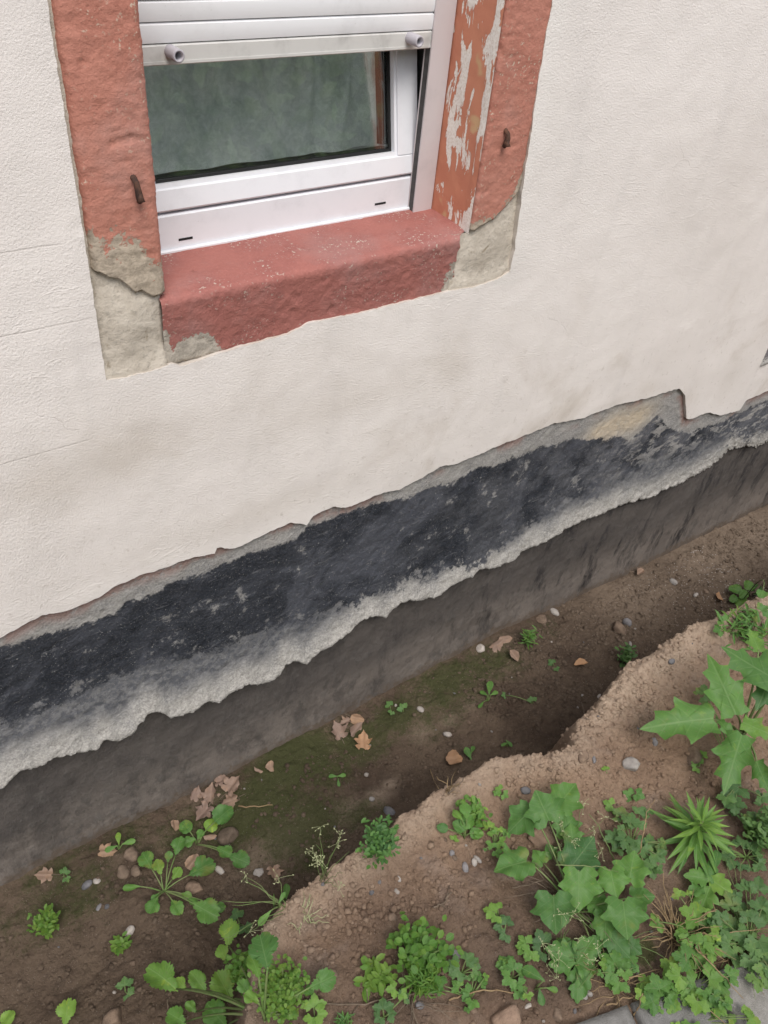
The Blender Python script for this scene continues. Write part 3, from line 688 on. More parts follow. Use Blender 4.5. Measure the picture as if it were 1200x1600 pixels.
# mortar bed filling the cut between render and stone
mx = np.arange(.335, 1.30, .005); mz = np.concatenate([np.arange(.93, 1.62, .005), np.arange(1.63, 2.4, .03)])
A, B = np.meshgrid(mx, mz)
ym = .0105 + .0035 * fbm(A * 13, B * 13, 4, 251, .6) + .0015 * fbm(A * 60, B * 60, 3, 255)
bl = np.exp(-((A - .42) / .05) ** 2 - ((B - 1.075) / .05) ** 2); br = np.exp(-((A - 1.20) / .07) ** 2 - ((B - 1.08) / .06) ** 2)
cz_ = np.interp(A, CX, CZ); ym -= .008 * np.exp(-np.maximum(0, B - cz_ - .008) / .03) * (B > cz_ - .03) * ((A < .478) | (A > 1.10))
ym -= np.minimum(.0085 * bl + .0085 * br, .0095)
ym = np.where((A > .474) & (A < 1.105), .016, ym); ym = np.maximum(ym, .0012 + .0012 * fbm(A * 40, B * 40, 3, 257))
mk = ~((A[:-1, :-1] > .468) & (A[:-1, :-1] < 1.136) & (B[:-1, :-1] > np.where((A[:-1, :-1] > 1.09) | (A[:-1, :-1] < .49), 1.102, 1.06)))
quads_mesh('mortar_bed', np.stack([A, ym, B], -1).reshape(-1, 3), grid_quads(len(mz), len(mx), mask=mk), M['mortar'], house)
# iron hinge stubs
def hook(u, v, ln, par, flip=1):
    p = wp(u, v, .004); m = MB(); x, y, z = p
    m.tube([(x - .002, .02, z + ln * .30), (x - .001, -.004, z + ln * .34), (x, -.010, z + ln * .2), (x + .001, -.011, z), (x + .002 * flip, -.012, z - ln * .28), (x + .003 * flip, -.008, z - ln * .5)],
           [.004, .0045, .0045, .005, .006, .004], 8)
    m.tube([(x + .002 * flip, -.014, z - ln * .15), (x + .002 * flip, -.017, z - ln * .42)], [.003, .006], 7)
    return m.build('iron_hook', M['rust'], par, smooth=True)
jl = [o for o in house.children if o.name == 'window_jamb'][0]
hook(208, 290, .042, jl); hook(785, 212, .034, jr, -1)

# --- window: frame, tilted sash, pane, shutter
FY = .150
zf0, zj = 1.098, 1.181
fr_ = MB()
fr_.box(.47, 1.165, FY, .215, zf0, zj - .004, .003)                        # bottom member
fr_.box(.47, 1.142, FY - .007, FY, zf0, zf0 + .018, .002)
fr_.box(1.1165, 1.165, FY + .012, .215, zj - .004, 2.36).box(.44, .487, FY + .012, .215, zj - .004, 2.36)
fr_.box(1.1235, 1.165, FY, FY + .012, zj, 2.36).box(.44, .478, FY, FY + .012, zj, 2.36)
fr_.box(.44, 1.165, FY, .215, 2.30, 2.36)
win = fr_.build('window_frame', M['pvc'], house)
m = MB(); m.box(1.1125, 1.1163, FY + .016, .212, zj, 2.29).box(1.1205, 1.1225, FY + .0095, FY + .0118, zj, 2.29); m.build('seal_and_gap_shade', M['black'], win)  # first black strip added to paint the gap beside the sash dark; second is a seal
for u, v in ((290, 373), (594, 318)):
    p = wp(u, v, FY); m = MB(); m.box(p[0] - .0135, p[0] + .0135, FY - .0012, FY + .004, p[2] - .0022, p[2] + .0022, .001); m.build('drain_slot', M['black'], win)
TILT = R_(10.6)
def sash_pt(x, y, z):                # tilt inwards about the lower edge
    dz, dy = z - zj, y - FY
    return (x, FY + dy * math.cos(TILT) + dz * math.sin(TILT), zj + dz * math.cos(TILT) - dy * math.sin(TILT))
def tilted(mb): mb.v = [sash_pt(*v) for v in mb.v]; return mb
SL, SR, GL, GR, GB, ST = .492, 1.103, .541, 1.049, 1.2285, 2.29
s_ = MB()
s_.box(SL, SR, FY - .003, FY + .062, zj + .002, GB - .007, .003)
s_.box(GL - .006, GR + .006, FY + .001, FY + .05, GB - .0069, GB)             # glazing bead
s_.prism([(GR + .006, FY - .003, GB - .0068), (SR, FY - .003, GB - .0068), (SR, FY + .062, GB - .0068), (GR + .006, FY + .062, GB - .0068)],
         [(GR + .006, FY - .003, ST), (SR, FY - .003, ST), (SR, FY + .062, ST), (GR + .006, FY + .062, ST)])
s_.box(GR, GR + .0058, FY + .001, FY + .05, GB, ST)
s_.box(SL, GL, FY - .003, FY + .062, GB - .0068, ST).box(SL, SR, FY - .003, FY + .062, ST, ST + .04)
sash = tilted(s_).build('sash', M['pvc'], win)
g_ = MB(); g_.box(GL, GR, FY + .018, FY + .022, GB, ST); tilted(g_).build('glass_pane', M['glass'], win)
g_ = MB(); g_.box(GL, GR, FY + .012, FY + .0175, GB + .0002, GB + .005).box(GR - .005, GR - .0002, FY + .012, FY + .0175, GB + .0052, ST); 
g_.box(GL, GR, FY + .0225, FY + .045, GB + .0002, GB + .007).box(GR - .012, GR - .0002, FY + .0225, FY + .045, GB + .0122, ST)
tilted(g_).build('seal_and_gap_shade', M['black'], win)
# guide rails
for x0, x1 in ((1.089, 1.1365), (.4775, .503)):
    m = MB(); y0, y1 = .128, FY - .0005
    m.box(x0, x1, y0, y0 + .003, 1.106, 2.34).box(x0, x0 + .004, y0 + .003, .1315, 1.106, 2.34).box(x1 - .004, x1, y0 + .003, y1, 1.106, 2.34).box(x0 + .010, x0 + .014, y0 + .003, y1, 1.106, 2.34).box(x0, x1 - .004, y1 - .003, y1, 1.106, 2.34)
    gr_ = m.build('guide_rail', M['alu'], house)
    m = MB(); m.box(x0 + .0006, x0 + .0034, .1317, FY - .0008, 1.107, 2.33); m.build('brush_seal', M['seal'], gr_)
# shutter: bottom rail with two stop tubes, curved slats above
SHX0, SHX1 = .495, 1.0935
zb = wp(450, 90, .134)[2]; zs1 = wp(450, 58, .134)[2]; zs2 = wp(450, 27, .134)[2]; ph = zs2 - zs1
m = MB(); m.box(SHX0, SHX1, .1325, .1445, zb, zs1 - .001, .0025).box(SHX0, SHX1, .1315, .134, zb + .002, zb + .006)
shut = m.build('roller_shutter', M['rail'], house)
def slat(z0, z1):
    n = 9; A = []; 
    for i in range(n + 1):
        t = i / n; A.append((.1318 + .0012 * (2 * t - 1) ** 2 + (.0035 if t > .95 else 0), z0 + (z1 - z0) * t))
    Bk = [(y + .007, z) for y, z in A[::-1]]
    sec = A + Bk; mm = MB(); mm.prism([(SHX0, y, z) for y, z in sec], [(SHX1, y, z) for y, z in sec]); return mm
zz = zs1
while zz < 2.0:
    slat(zz + .0008, zz + ph - .0008).build('slat', M['slat'], shut, smooth=False); zz += ph
for u, v in ((266, 79), (640, 58)):
    p = wp(u, v, .132); m = MB(); x, z = p[0], p[2]; n = 20; ro, ri = .0098, .0064
    ring = lambda y, r: [(x + r * math.cos(2 * math.pi * i / n), y, z - .001 + r * math.sin(2 * math.pi * i / n)) for i in range(n)]
    for yq, r in ((.133, ro), (.102, ro), (.1005, ro - .001), (.1005, ri), (.126, ri)): m.v += ring(yq, r)
    for kq in range(4):
        for i in range(n): m.f.append((kq * n + i, kq * n + (i + 1) % n, (kq + 1) * n + (i + 1) % n, (kq + 1) * n + i))
    m.f.append(tuple(range(4 * n, 5 * n)))
    m.build('stop_tube', M['tube'], shut, smooth=True)
# far stone surround at the right edge
P = wp(1186, 577, -.004)
A, B = np.meshgrid(np.arange(P[0], P[0] + .2, .006), np.arange(P[2], P[2] + 1.6, .012))
ys = -.006 + .003 * fbm(A * 20, B * 20, 3, 261) + .02 * (np.abs(A - P[0]) < .001) + .02 * (np.abs(B - P[2]) < .001)
quads_mesh('stone_surround', np.stack([A, ys, B], -1).reshape(-1, 3), grid_quads(*A.shape), M['greystone'], house, {'peel': .75 * sstep(.07, .02, B - P[2])})

# --- net curtain hanging inside
A, B = np.meshgrid(np.arange(.38, 1.24, .004), np.linspace(1.186, 2.2, 40))
ph_ = A * 60 + 2.2 * fbm(A * 4, A * 0, 2, 271)
yc_ = .318 + (.016 * np.sin(ph_) + .014 * fbm(A * 16, B * 1.2, 3, 273)) * (.6 + .8 * sstep(.80, .95, A)) * (.15 + .85 * sstep(1.19, 1.33, B))
zb_ = B + .0012 * np.sin(ph_ * .7) * (B < 1.23)
cu_ = quads_mesh('net_curtain', np.stack([A, yc_, zb_], -1).reshape(-1, 3), grid_quads(*A.shape), M['net'])
tag(cu_, 'greyish net curtain hanging in folds behind the window pane', 'curtain')

# ================================================================== PLANTS
OUT = dict(                                             # half outlines: (along, half width)
    round_=[(0, .03), (.05, .22), (.2, .40), (.42, .46), (.65, .42), (.85, .28), (.96, .12), (1, 0)],
    rocket=[(0, .02), (.06, .05), (.14, .13), (.20, .12), (.24, .19), (.31, .16), (.36, .28), (.48, .36), (.62, .38), (.78, .33), (.92, .19), (1, 0)],
    spoon=[(0, .03), (.2, .07), (.45, .17), (.7, .24), (.88, .18), (.97, .08), (1, 0)],
    lance=[(0, .02), (.15, .05), (.40, .095), (.65, .075), (.85, .035), (1, 0)],
    oval=[(0, .05), (.2, .22), (.5, .32), (.8, .22), (1, 0)],
    lobe5=[(.10, .02), (-.05, .15), (-.02, .36), (.12, .47), (.20, .39), (.32, .43), (.47, .60), (.56, .47), (.60, .35), (.72, .31), (.86, .14), (1, 0)],
    datura=[(0, .02), (-.04, .08), (-.01, .29), (.10, .22), (.22, .27), (.46, .40), (.475, .24), (.56, .18), (.735, .25), (.775, .10), (.88, .06), (1, 0)],
    leaflet=[(0, .03), (.18, .16), (.28, .34), (.46, .44), (.52, .28), (.66, .32), (.80, .25), (.82, .14), (.92, .10), (1, 0)],
    maple=[(.12, .02), (.0, .10), (.02, .30), (.14, .44), (.24, .26), (.38, .42), (.52, .52), (.56, .28), (.72, .26), (.82, .12), (1, 0)],
)
def outline(kind, n, tooth, r):
    P = np.array(OUT[kind]); s = np.r_[0, np.cumsum(np.hypot(*np.diff(P, axis=0).T))]; s /= s[-1]
    u = np.unique(np.concatenate([np.linspace(0, 1, n), s])); t = np.interp(u, s, P[:, 0]); w = np.interp(u, s, P[:, 1])
    L = np.stack([t, w * r.uniform(.9, 1.1)], 1); Rr = np.stack([t, -w * r.uniform(.9, 1.1)], 1)[::-1][1:-1]
    o = np.concatenate([L, Rr], 0); c = np.array([.42, 0.])
    if tooth:
        k = 1 + tooth * np.array([r.uniform(-1, 1) if i % 2 else 1 for i in range(len(o))]); o = c + (o - c) * k[:, None]
    return o
class Leaves:
    def __init__(s): s.v = []; s.f = []; s.lt = []; s.lw = []; s.tint = []
    def blade(s, kind, base, d, L, up=(0, 0, 1), roll=0., pitch=0., fold=.16, droop=.25, rip=.03, tint=.5, n=18, tooth=.0, wid=1., r=rnd, rings=(.45, .8, 1.)):
        X = Vector(d).normalized(); Zv = Vector(up); Zv = (Zv - X * Zv.dot(X)).normalized(); Yv = Zv.cross(X)
        if pitch: q = Matrix.Rotation(-pitch, 3, Yv); X = q @ X; Zv = q @ Zv
        if roll: q = Matrix.Rotation(roll, 3, X); Yv = q @ Yv; Zv = q @ Zv
        o = outline(kind, n, tooth, r); c = np.array([.42, 0.]); k = len(o); n0 = len(s.v)
        pts = [c] + [c + (p - c) * q for q in rings for p in o]
        a1, a2 = r.uniform(0, 6), r.uniform(0, 6); base = Vector(base)
        for t, wv in pts:
            z = fold * abs(wv) - droop * max(t, 0) ** 2 * .5 + rip * (math.sin(t * 9 + a1) * .6 + math.sin(wv * 14 + a2)) * (abs(wv) + .15) * 2
            P = base + X * (t * L) + Yv * (wv * wid * L) + Zv * (z * L)
            s.v.append(tuple(P)); s.lt.append(t); s.lw.append(wv); s.tint.append(tint)
        for j in range(k): s.f.append((n0, n0 + 1 + j, n0 + 1 + (j + 1) % k))
        for q in range(len(rings) - 1):
            for j in range(k):
                a = n0 + 1 + q * k; s.f.append((a + j, a + k + j, a + k + (j + 1) % k, a + (j + 1) % k))
    def tiny(s, base, d, L, wd, up, tint):
        X = Vector(d).normalized(); Z_ = Vector(up); Z_ = (Z_ - X * Z_.dot(X)).normalized(); Y_ = Z_.cross(X); n0 = len(s.v); b = Vector(base)
        for t, wv, z in ((0, 0, 0), (.35, .8, .06), (.75, .75, .04), (1, 0, -.08), (.75, -.75, .04), (.35, -.8, .06), (.5, 0, -.03)):
            s.v.append(tuple(b + X * t * L + Y_ * wv * wd + Z_ * z * L)); s.lt.append(t); s.lw.append(wv * .3); s.tint.append(tint)
        s.f += [(n0, n0 + 1, n0 + 6), (n0 + 1, n0 + 2, n0 + 6), (n0 + 2, n0 + 3, n0 + 6), (n0 + 3, n0 + 4, n0 + 6), (n0 + 4, n0 + 5, n0 + 6), (n0 + 5, n0, n0 + 6)]
    def compound(s, P, d, size, tint, r, up=(0, 0, 1)):                 # three cut leaflets: creeping buttercup
        d = Vector(d).normalized()
        for a in (-1.25, 0, 1.25):
            q = Matrix.Rotation(a + r.uniform(-.15, .15), 3, Vector(up)) @ d
            s.blade('leaflet', P, q, size * r.uniform(.52, .62), up, r.uniform(-.25, .25), r.uniform(-.1, .3), .12, .35, .03, tint + r.uniform(-.06, .06), 12, .05, 1.05, r, (.5, 1.))
    def build(s, name, mat, parent, org):
        return link_mesh(name, np.array(s.v) - np.array(org), s.f, mat, parent, {'lt': s.lt, 'lw': s.lw, 'tint': s.tint})
TOCAM = lambda p: (Vector(CAM) - Vector(p)).normalized()
def arch(a, b, lift=.25, n=6):
    a, b = Vector(a), Vector(b); m = (a + b) / 2 + Vector((0, 0, (b - a).length * lift)); out = []
    for i in range(n + 1):
        t = i / n; out.append(a * (1 - t) ** 2 + m * 2 * t * (1 - t) + b * t * t)
    return out

def broad_plant(name, label, cat, base, blades, mat='leafA', group=None, kind='rocket', h=.03, stemmat='stem', fold=.16, droop=.3, tilt=.3, stem_r=.0016, each_part=True, wid=1.):
    """blades: (u, v, size px, tint[, height[, kind[, dir_u, dir_v]]]) centre of each blade as the photo shows it"""
    B = march(*base); r = random.Random(hash_(name + label)); root = empty(name, B, label, cat, group); st = MB(); lv = Leaves()
    for bl in blades:
        u, v, sz, tint = bl[:4]; hh = bl[4] if len(bl) > 4 and bl[4] is not None else h * r.uniform(.6, 1.3); kd = bl[5] if len(bl) > 5 and bl[5] else kind
        Pc = march(u, v, hh); L = sz * pxm(Pc) * .92
        if len(bl) > 7: d = march(bl[6], bl[7], hh) - Pc
        else: d = Pc - B
        d.z = 0
        if d.length < .004: d = Vector((r.uniform(-1, 1), r.uniform(-1, 1), 0))
        d.normalize(); up = (Vector((0, 0, 1)) * (1 - tilt) + TOCAM(Pc) * tilt).normalized()
        d = (d - up * d.dot(up)).normalized()
        bb = Pc - d * (L * .45); l = Leaves() if each_part else lv
        l.blade(kd, bb, d, L, up, r.uniform(-.35, .35), r.uniform(-.12, .3), fold * r.uniform(.4, 1.8), droop * r.uniform(.3, 1.7), .055, min(1, max(0, tint + r.uniform(-.14, .14))), 22 if sz > 25 else 14, .10 if kd == 'rocket' else .06 if kd == 'round_' else .015, r.uniform(.92, 1.08) * wid, r)
        if each_part: l.build('leaf', M[mat], root, B)
        st.tube(arch(B + Vector((r.uniform(-1, 1), r.uniform(-1, 1), 0)) * .004, bb + d * L * .06, .18), [stem_r * 1.3] * 3 + [stem_r] * 3 + [stem_r * .7], 5)
    st.build('stem', M[stemmat], root, B, smooth=True)
    if not each_part: lv.build('foliage', M[mat], root, B)
    return root
_h = [0]
def hash_(s): return sum((i + 1) * ord(c) for i, c in enumerate(s)) % 100003

def bushy(name, label, cat, base, w_px, h_px, n, leaf, tint=.6, mat='leafC', group=None, top=None, leaf_px=7, up_h=.06, stems=7):
    """a small bush of many little leaves on branching stems"""
    B = march(*base); s = pxm(B); r = random.Random(hash_(label)); root = empty(name, B, label, cat, group); lv = Leaves(); st = MB()
    RX_, H = w_px * s * .5, h_px * s
    tips = []
    for i in range(stems):
        a = 2 * math.pi * i / stems + r.uniform(-.3, .3); q = r.uniform(.2, .85)
        T_ = B + Vector((math.cos(a) * RX_ * q, math.sin(a) * RX_ * q, H * r.uniform(.55, .95) * (1 - q * .35)))
        st.tube(arch(B, T_, .1, 4), [.0016, .0015, .0014, .0012, .0009], 5); tips.append(T_)
    for i in range(n):
        T_ = tips[i % stems]; f = r.random() ** .5
        P = B + (T_ - B) * f + Vector((r.gauss(0, 1), r.gauss(0, 1), r.gauss(0, .7))) * RX_ * .30
        P.z = max(P.z, B.z + .004)
        a = r.uniform(0, 6.28); d = Vector((math.cos(a), math.sin(a), r.uniform(-.1, .7))); up = Vector((r.uniform(-.4, .4), r.uniform(-.4, .4), 1))
        L = leaf_px * s * r.uniform(.7, 1.3)
        hgt = min(1, max(0, (P.z - B.z) / (H + 1e-6)))
        lv.tiny(P, d, L, L * (.42 if leaf == 'round' else .28 if leaf == 'oval' else .11), up, tint + r.uniform(-.18, .18))
    st.build('stem', M['stem'], root, B, smooth=True); lv.build('foliage', M[mat], root, B)
    return root

def clover(name, label, cat, base, leaves, mat='leafA', group=None, h=.025, tint=.5):
    """plants of three-lobed cut leaves: (u, v, size px[, tint])"""
    B = march(*base); r = random.Random(hash_(label)); root = empty(name, B, label, cat, group); lv = Leaves(); st = MB()
    if len(leaves) > 4:                                                # younger leaves low in the tuft
        leaves = list(leaves) + [(q[0] + r.uniform(-16, 16), q[1] + r.uniform(-10, 16), q[2] * r.uniform(.35, .75), min(1, max(0, (q[3] if len(q) > 3 else tint) + r.uniform(-.3, .35)))) for q in leaves]
    for q in leaves:
        u, v, sz = q[:3]; tn = q[3] if len(q) > 3 else tint + r.uniform(-.2, .2); P = march(u, v, h * r.uniform(.5, 1.5))
        d = P - B; d.z = 0
        if d.length < .005: d = Vector((r.uniform(-1, 1), r.uniform(-1, 1), 0))
        up = (Vector((r.uniform(-.2, .2), r.uniform(-.2, .2), 1)) + TOCAM(P) * .5).normalized()
        a = Matrix.Rotation(r.uniform(-.6, .6), 3, 'Z') @ d.normalized()
        lv.compound(P, (a - up * a.dot(up)).normalized(), sz * pxm(P) * 1.05, tn, r, up)
        st.tube(arch(B, P, .2, 4), [.0017, .0015, .0013, .0012, .001], 5)
    st.build('stem', M['stem'], root, B, smooth=True); lv.build('foliage', M[mat], root, B)
    return root

# --- in the trench
broad_plant('rosette_weed', 'broad leaved green weed with long stalks, lowest and widest rosette on the trench floor', 'plant', (257, 1393),
    [(230, 1346, 30, .35), (278, 1324, 27, .40), (313, 1357, 42, .42), (319, 1422, 44, .42), (341, 1416, 20, .35), (240, 1414, 25, .3), (275, 1416, 26, .6), (207, 1386, 26, .55, .03, 'spoon'),
     (275, 1366, 20, .65), (249, 1356, 24, .65), (263, 1340, 16, .4), (243, 1402, 16, .35), (290, 1398, 16, .6), (300, 1408, 16, .5)], group='broad leaved weeds in the trench')
broad_plant('rosette_weed', 'dark green weed with round leaves growing just below the dead leaves by the wall', 'plant', (308, 1318),
    [(348, 1274, 33, .32, .04, 'round_'), (291, 1292, 22, .3, .03, 'round_'), (329, 1289, 22, .85, .03, 'round_'), (297, 1314, 20, .35), (371, 1343, 35, .38), (349, 1330, 26, .4), (312, 1304, 15, .5)], group='broad leaved weeds in the trench')
broad_plant('seedling', 'three leaved seedling sprouting beside a brown clod at the foot of the wall', 'seedling', (187, 1325),
    [(185, 1312, 19, .7, .02, 'spoon'), (175, 1325, 20, .6, .015, 'spoon'), (200, 1317, 20, .5, .02, 'spoon')], h=.02)
bushy('cushion_weed', 'upright yellow green cushion of tiny leaves at the left edge of the trench', 'plant', (75, 1452), 34, 40, 260, 'oval', .75, leaf_px=7)
bushy('cushion_weed', 'tiny bright green tuft alone on dark soil below a white pebble', 'plant', (189, 1480), 20, 14, 60, 'oval', .7, leaf_px=8)
clover('seedling', 'small dull green seedling on the trench floor left of the large sow thistle', 'seedling', (196, 1550), [(195, 1540, 20, .3), (199, 1553, 18, .35)], 'leafB', h=.012)
broad_plant('seedling', 'single pale green toothed leaf at the bottom edge of the photo', 'seedling', (106, 1605), [(104, 1584, 32, .75, .03, 'rocket', 108, 1566)])
broad_plant('seedling', 'green leaf tip in the bottom left corner', 'seedling', (2, 1612), [(8, 1596, 26, .75, .02, 'rocket')])
clover('seedling', 'minute grey green seedling close to the wall left of the two blue pebbles', 'seedling', (100, 1371), [(100, 1364, 13, .4), (103, 1372, 11, .4)], 'leafB', h=.008)
bushy('parsley_weed', 'dark feathery green weed half hidden behind the soil bank', 'plant', (592, 1322), 62, 46, 330, 'oval', .22, 'leafA', leaf_px=9)
clover('seedling', 'left one of two tiny clover like seedlings on green mossy soil', 'seedling', (610, 1108), [(609, 1102, 15, .5), (612, 1112, 10, .5)], 'leafB', h=.01)
clover('seedling', 'right one of two tiny clover like seedlings on green mossy soil', 'seedling', (630, 1112), [(630, 1107, 17, .5)], 'leafB', h=.01)
broad_plant('seedling', 'small upright seedling with pointed leaves in the middle of the trench', 'seedling', (762, 1094),
    [(765, 1076, 24, .6, .03, 'spoon'), (757, 1083, 16, .5, .02, 'spoon'), (772, 1083, 16, .6, .02, 'spoon'), (752, 1101, 16, .5, .01, 'spoon')])
broad_plant('seedling', 'pair of narrow leaves beside the round orange leaf near the bank', 'seedling', (733, 1187), [(732, 1179, 22, .5, .02, 'spoon'), (738, 1172, 16, .5, .02, 'spoon')])
broad_plant('seedling', 'tiny dark seedling under the soil bank right of the round orange leaf', 'seedling', (793, 1166), [(795, 1160, 15, .4, .02, 'spoon'), (789, 1163, 14, .45, .02, 'spoon')])
broad_plant('seedling', 'four leaved seedling in the moss right of the dead leaf trio', 'seedling', (527, 1216), [(521, 1213, 14, .5, .01, 'spoon'), (533, 1212, 14, .5, .01, 'spoon'), (529, 1222, 12, .4, .01, 'spoon')])
bushy('parsley_weed', 'feathery pale green weed on the far trench floor beside the scraped foundation', 'plant', (824, 1008), 26, 38, 80, 'needle', .5, 'leafA', leaf_px=10)
bushy('parsley_weed', 'grey green tuft near the pale clods further along the trench', 'plant', (973, 1035), 28, 34, 70, 'oval', .35, 'leafB', leaf_px=9)
broad_plant('rosette_weed', 'leafy dark green weed at the far right end of the trench below a bent stick', 'plant', (1160, 936),
    [(1150, 922, 20, .5, .03, 'round_'), (1170, 916, 18, .45, .04, 'round_'), (1158, 940, 20, .65, .02, 'round_'), (1180, 922, 18, .35, .03, 'round_'), (1147, 936, 15, .55, .02, 'round_'), (1163, 928, 16, .5, .04, 'round_'), (1190, 928, 16, .4, .03, 'round_')])
clover('seedling', 'tiny seedling by the fallen reddish leaf at mid trench', 'seedling', (866, 1042), [(864, 1036, 14, .3), (869, 1044, 10, .3)], 'leafB', h=.01)
clover('seedling', 'pale speck of a seedling right of the upright trench seedling', 'seedling', (833, 1100), [(832, 1095, 14, .45), (789, 1086, 10, .4)], 'leafB', h=.01)
clover('seedling', 'bluish seedling pair at the left foot of the bank', 'seedling', (375, 1445), [(371, 1434, 22, .2), (382, 1447, 20, .2), (368, 1449, 15, .25)], 'leafB', h=.015)
broad_plant('seedling', 'narrow green weed leaning out from under the left end of the bank', 'seedling', (436, 1420), [(428, 1408, 24, .5, .03, 'lance'), (415, 1432, 28, .45, .03, 'spoon'), (447, 1396, 26, .6, .03, 'spoon'), (440, 1404, 18, .5, .03, 'spoon')])
# --- sow thistle group, lower left
broad_plant('sow_thistle', 'large pale green weed with toothed leaves at the lower left foot of the bank', 'plant', (415, 1592),
    [(358, 1460, 38, .72, .13, None, 360, 1440), (412, 1487, 56, .30, .13, None, 405, 1460), (258, 1530, 54, .70, .07), (283, 1538, 22, .7, .05), (312, 1536, 36, .62, .06), (352, 1543, 46, .66, .07),
     (502, 1534, 42, .30, .06), (481, 1548, 18, .35, .05), (451, 1584, 26, .5, .03), (340, 1588, 46, .38, .03), (383, 1545, 26, .5, .06), (277, 1590, 32, .6, .03), (395, 1560, 26, .55, .05), (348, 1490, 24, .7, .1), (400, 1510, 36, .55, .09), (300, 1575, 20, .55, .04)], stem_r=.0022, h=.06)
bushy('spurge', 'bright green spurge bush of tiny round leaves among the toothed leaves', 'plant', (440, 1560), 64, 74, 900, 'round', .72, leaf_px=6, stems=11)
bushy('spurge', 'thin light green spurge behind the large toothed leaves at lower left', 'plant', (385, 1530), 52, 62, 360, 'round', .6, leaf_px=7)
clover('buttercup', 'small bright three lobed plant between the sow thistle and the dry trailing stem', 'plant', (492, 1592), [(490, 1573, 28, .75), (497, 1585, 24, .75), (488, 1590, 20, .7)], h=.02)
bushy('grass_tuft', 'little green tuft at the bottom edge right of the sow thistle', 'plant', (538, 1602), 18, 16, 50, 'needle', .35, 'leafA', leaf_px=12)
# --- on the bank, middle
bushy('spurge', 'flat topped spurge with oval leaves on the bank, below the round tan pebble', 'plant', (652, 1500), 78, 62, 380, 'round', .55, leaf_px=11, stems=9)
bushy('spurge', 'needle leaved bright green sprig at the foot of the flat topped spurge', 'plant', (660, 1545), 36, 48, 260, 'needle', .6, leaf_px=12)
bushy('spurge', 'bright yellow green clump of few leaves left of the flat topped spurge', 'plant', (586, 1533), 38, 26, 75, 'oval', .75, leaf_px=16, stems=5)
clover('buttercup', 'yellowish green buttercup leaves under the flat topped spurge', 'plant', (620, 1550), [(612, 1530, 18, .75), (617, 1545, 20, .7), (634, 1537, 16, .65), (627, 1552, 16, .7)], h=.02)
clover('buttercup', 'grey green weed at the bottom edge below the flat topped spurge', 'plant', (600, 1590), [(598, 1576, 26, .15), (607, 1585, 20, .2), (594, 1590, 18, .2), (630, 1560, 18, .2)], 'leafB', h=.02)
clover('buttercup', 'greyish green weed on dark soil right of the needle leaved sprig', 'plant', (720, 1522), [(712, 1508, 24, .3), (728, 1500, 24, .3), (738, 1508, 20, .25), (718, 1518, 22, .35), (705, 1512, 16, .3)], 'leafB', h=.022)
clover('buttercup', 'thin trailing weed along the dry stem at bottom centre', 'plant', (735, 1560), [(733, 1552, 22, .4), (745, 1532, 20, .4), (692, 1540, 20, .35), (717, 1542, 20, .4), (752, 1537, 16, .4), (738, 1565, 20, .5)], 'leafA', h=.015)
broad_plant('curly_weed', 'curly headed weed on the crest of the bank with round lower leaves', 'plant', (725, 1308),
    [(743, 1302, 20, .45, .02, 'round_'), (692, 1294, 18, .3, .02, 'round_'), (718, 1292, 22, .4, .03, 'round_'), (730, 1285, 24, .45, .04, 'round_'), (747, 1303, 16, .5, .02, 'round_'), (728, 1268, 26, .6, .06), (716, 1274, 20, .6, .05)], each_part=False)
bushy('spurge', 'yellow tipped curly spurge hanging over the edge of the bank', 'plant', (735, 1282), 56, 34, 150, 'oval', .62, 'leafA', leaf_px=11)
clover('buttercup', 'yellowish trailing sprig right of the curly headed weed', 'plant', (772, 1320), [(765, 1292, 16, .8), (772, 1303, 18, .7), (780, 1315, 18, .6), (768, 1318, 15, .5), (785, 1300, 15, .6), (776, 1331, 14, .5)], h=.02)
clover('seedling', 'small pale green seedling on bare crest above the curly headed weed', 'seedling', (783, 1240), [(782, 1234, 16, .6), (787, 1241, 14, .55), (777, 1238, 12, .6)], h=.012)
clover('seedling', 'bright little seedling below the round leaves of the curly headed weed', 'seedling', (710, 1314), [(709, 1312, 13, .75)], h=.008)
clover('seedling', 'lone light green seedling on bare soil left of the lobed leaves', 'seedling', (778, 1432), [(769, 1424, 22, .75), (778, 1420, 18, .7), (775, 1432, 18, .7)], h=.02)
clover('seedling', 'dark blue green seedling just below the lone light green one', 'seedling', (787, 1462), [(783, 1446, 22, .1), (791, 1440, 18, .1), (790, 1460, 20, .12)], 'leafB', h=.015)
clover('seedling', 'pair of light three lobed leaves below the lobed leaf vine', 'seedling', (825, 1490), [(822, 1474, 24, .6), (829, 1486, 26, .6), (818, 1483, 18, .6)], h=.02)
clover('seedling', 'dark green three lobed leaf beside the light pair', 'seedling', (850, 1492), [(848, 1472, 28, .08), (846, 1488, 22, .1)], 'leafB', h=.02)
clover('buttercup', 'mid green weed left of the dark triangular leaf near the bottom edge', 'plant', (800, 1530), [(790, 1508, 26, .4), (802, 1515, 26, .35), (797, 1528, 24, .45), (812, 1548, 22, .4), (808, 1536, 20, .4)], h=.02)
broad_plant('seedling', 'dark triangular leaf above the grey paving at bottom centre', 'seedling', (838, 1545), [(836, 1523, 36, .15, .03, 'spoon', 825, 1515), (845, 1556, 22, .3, .02, 'spoon'), (862, 1545, 18, .4, .02, 'spoon')])
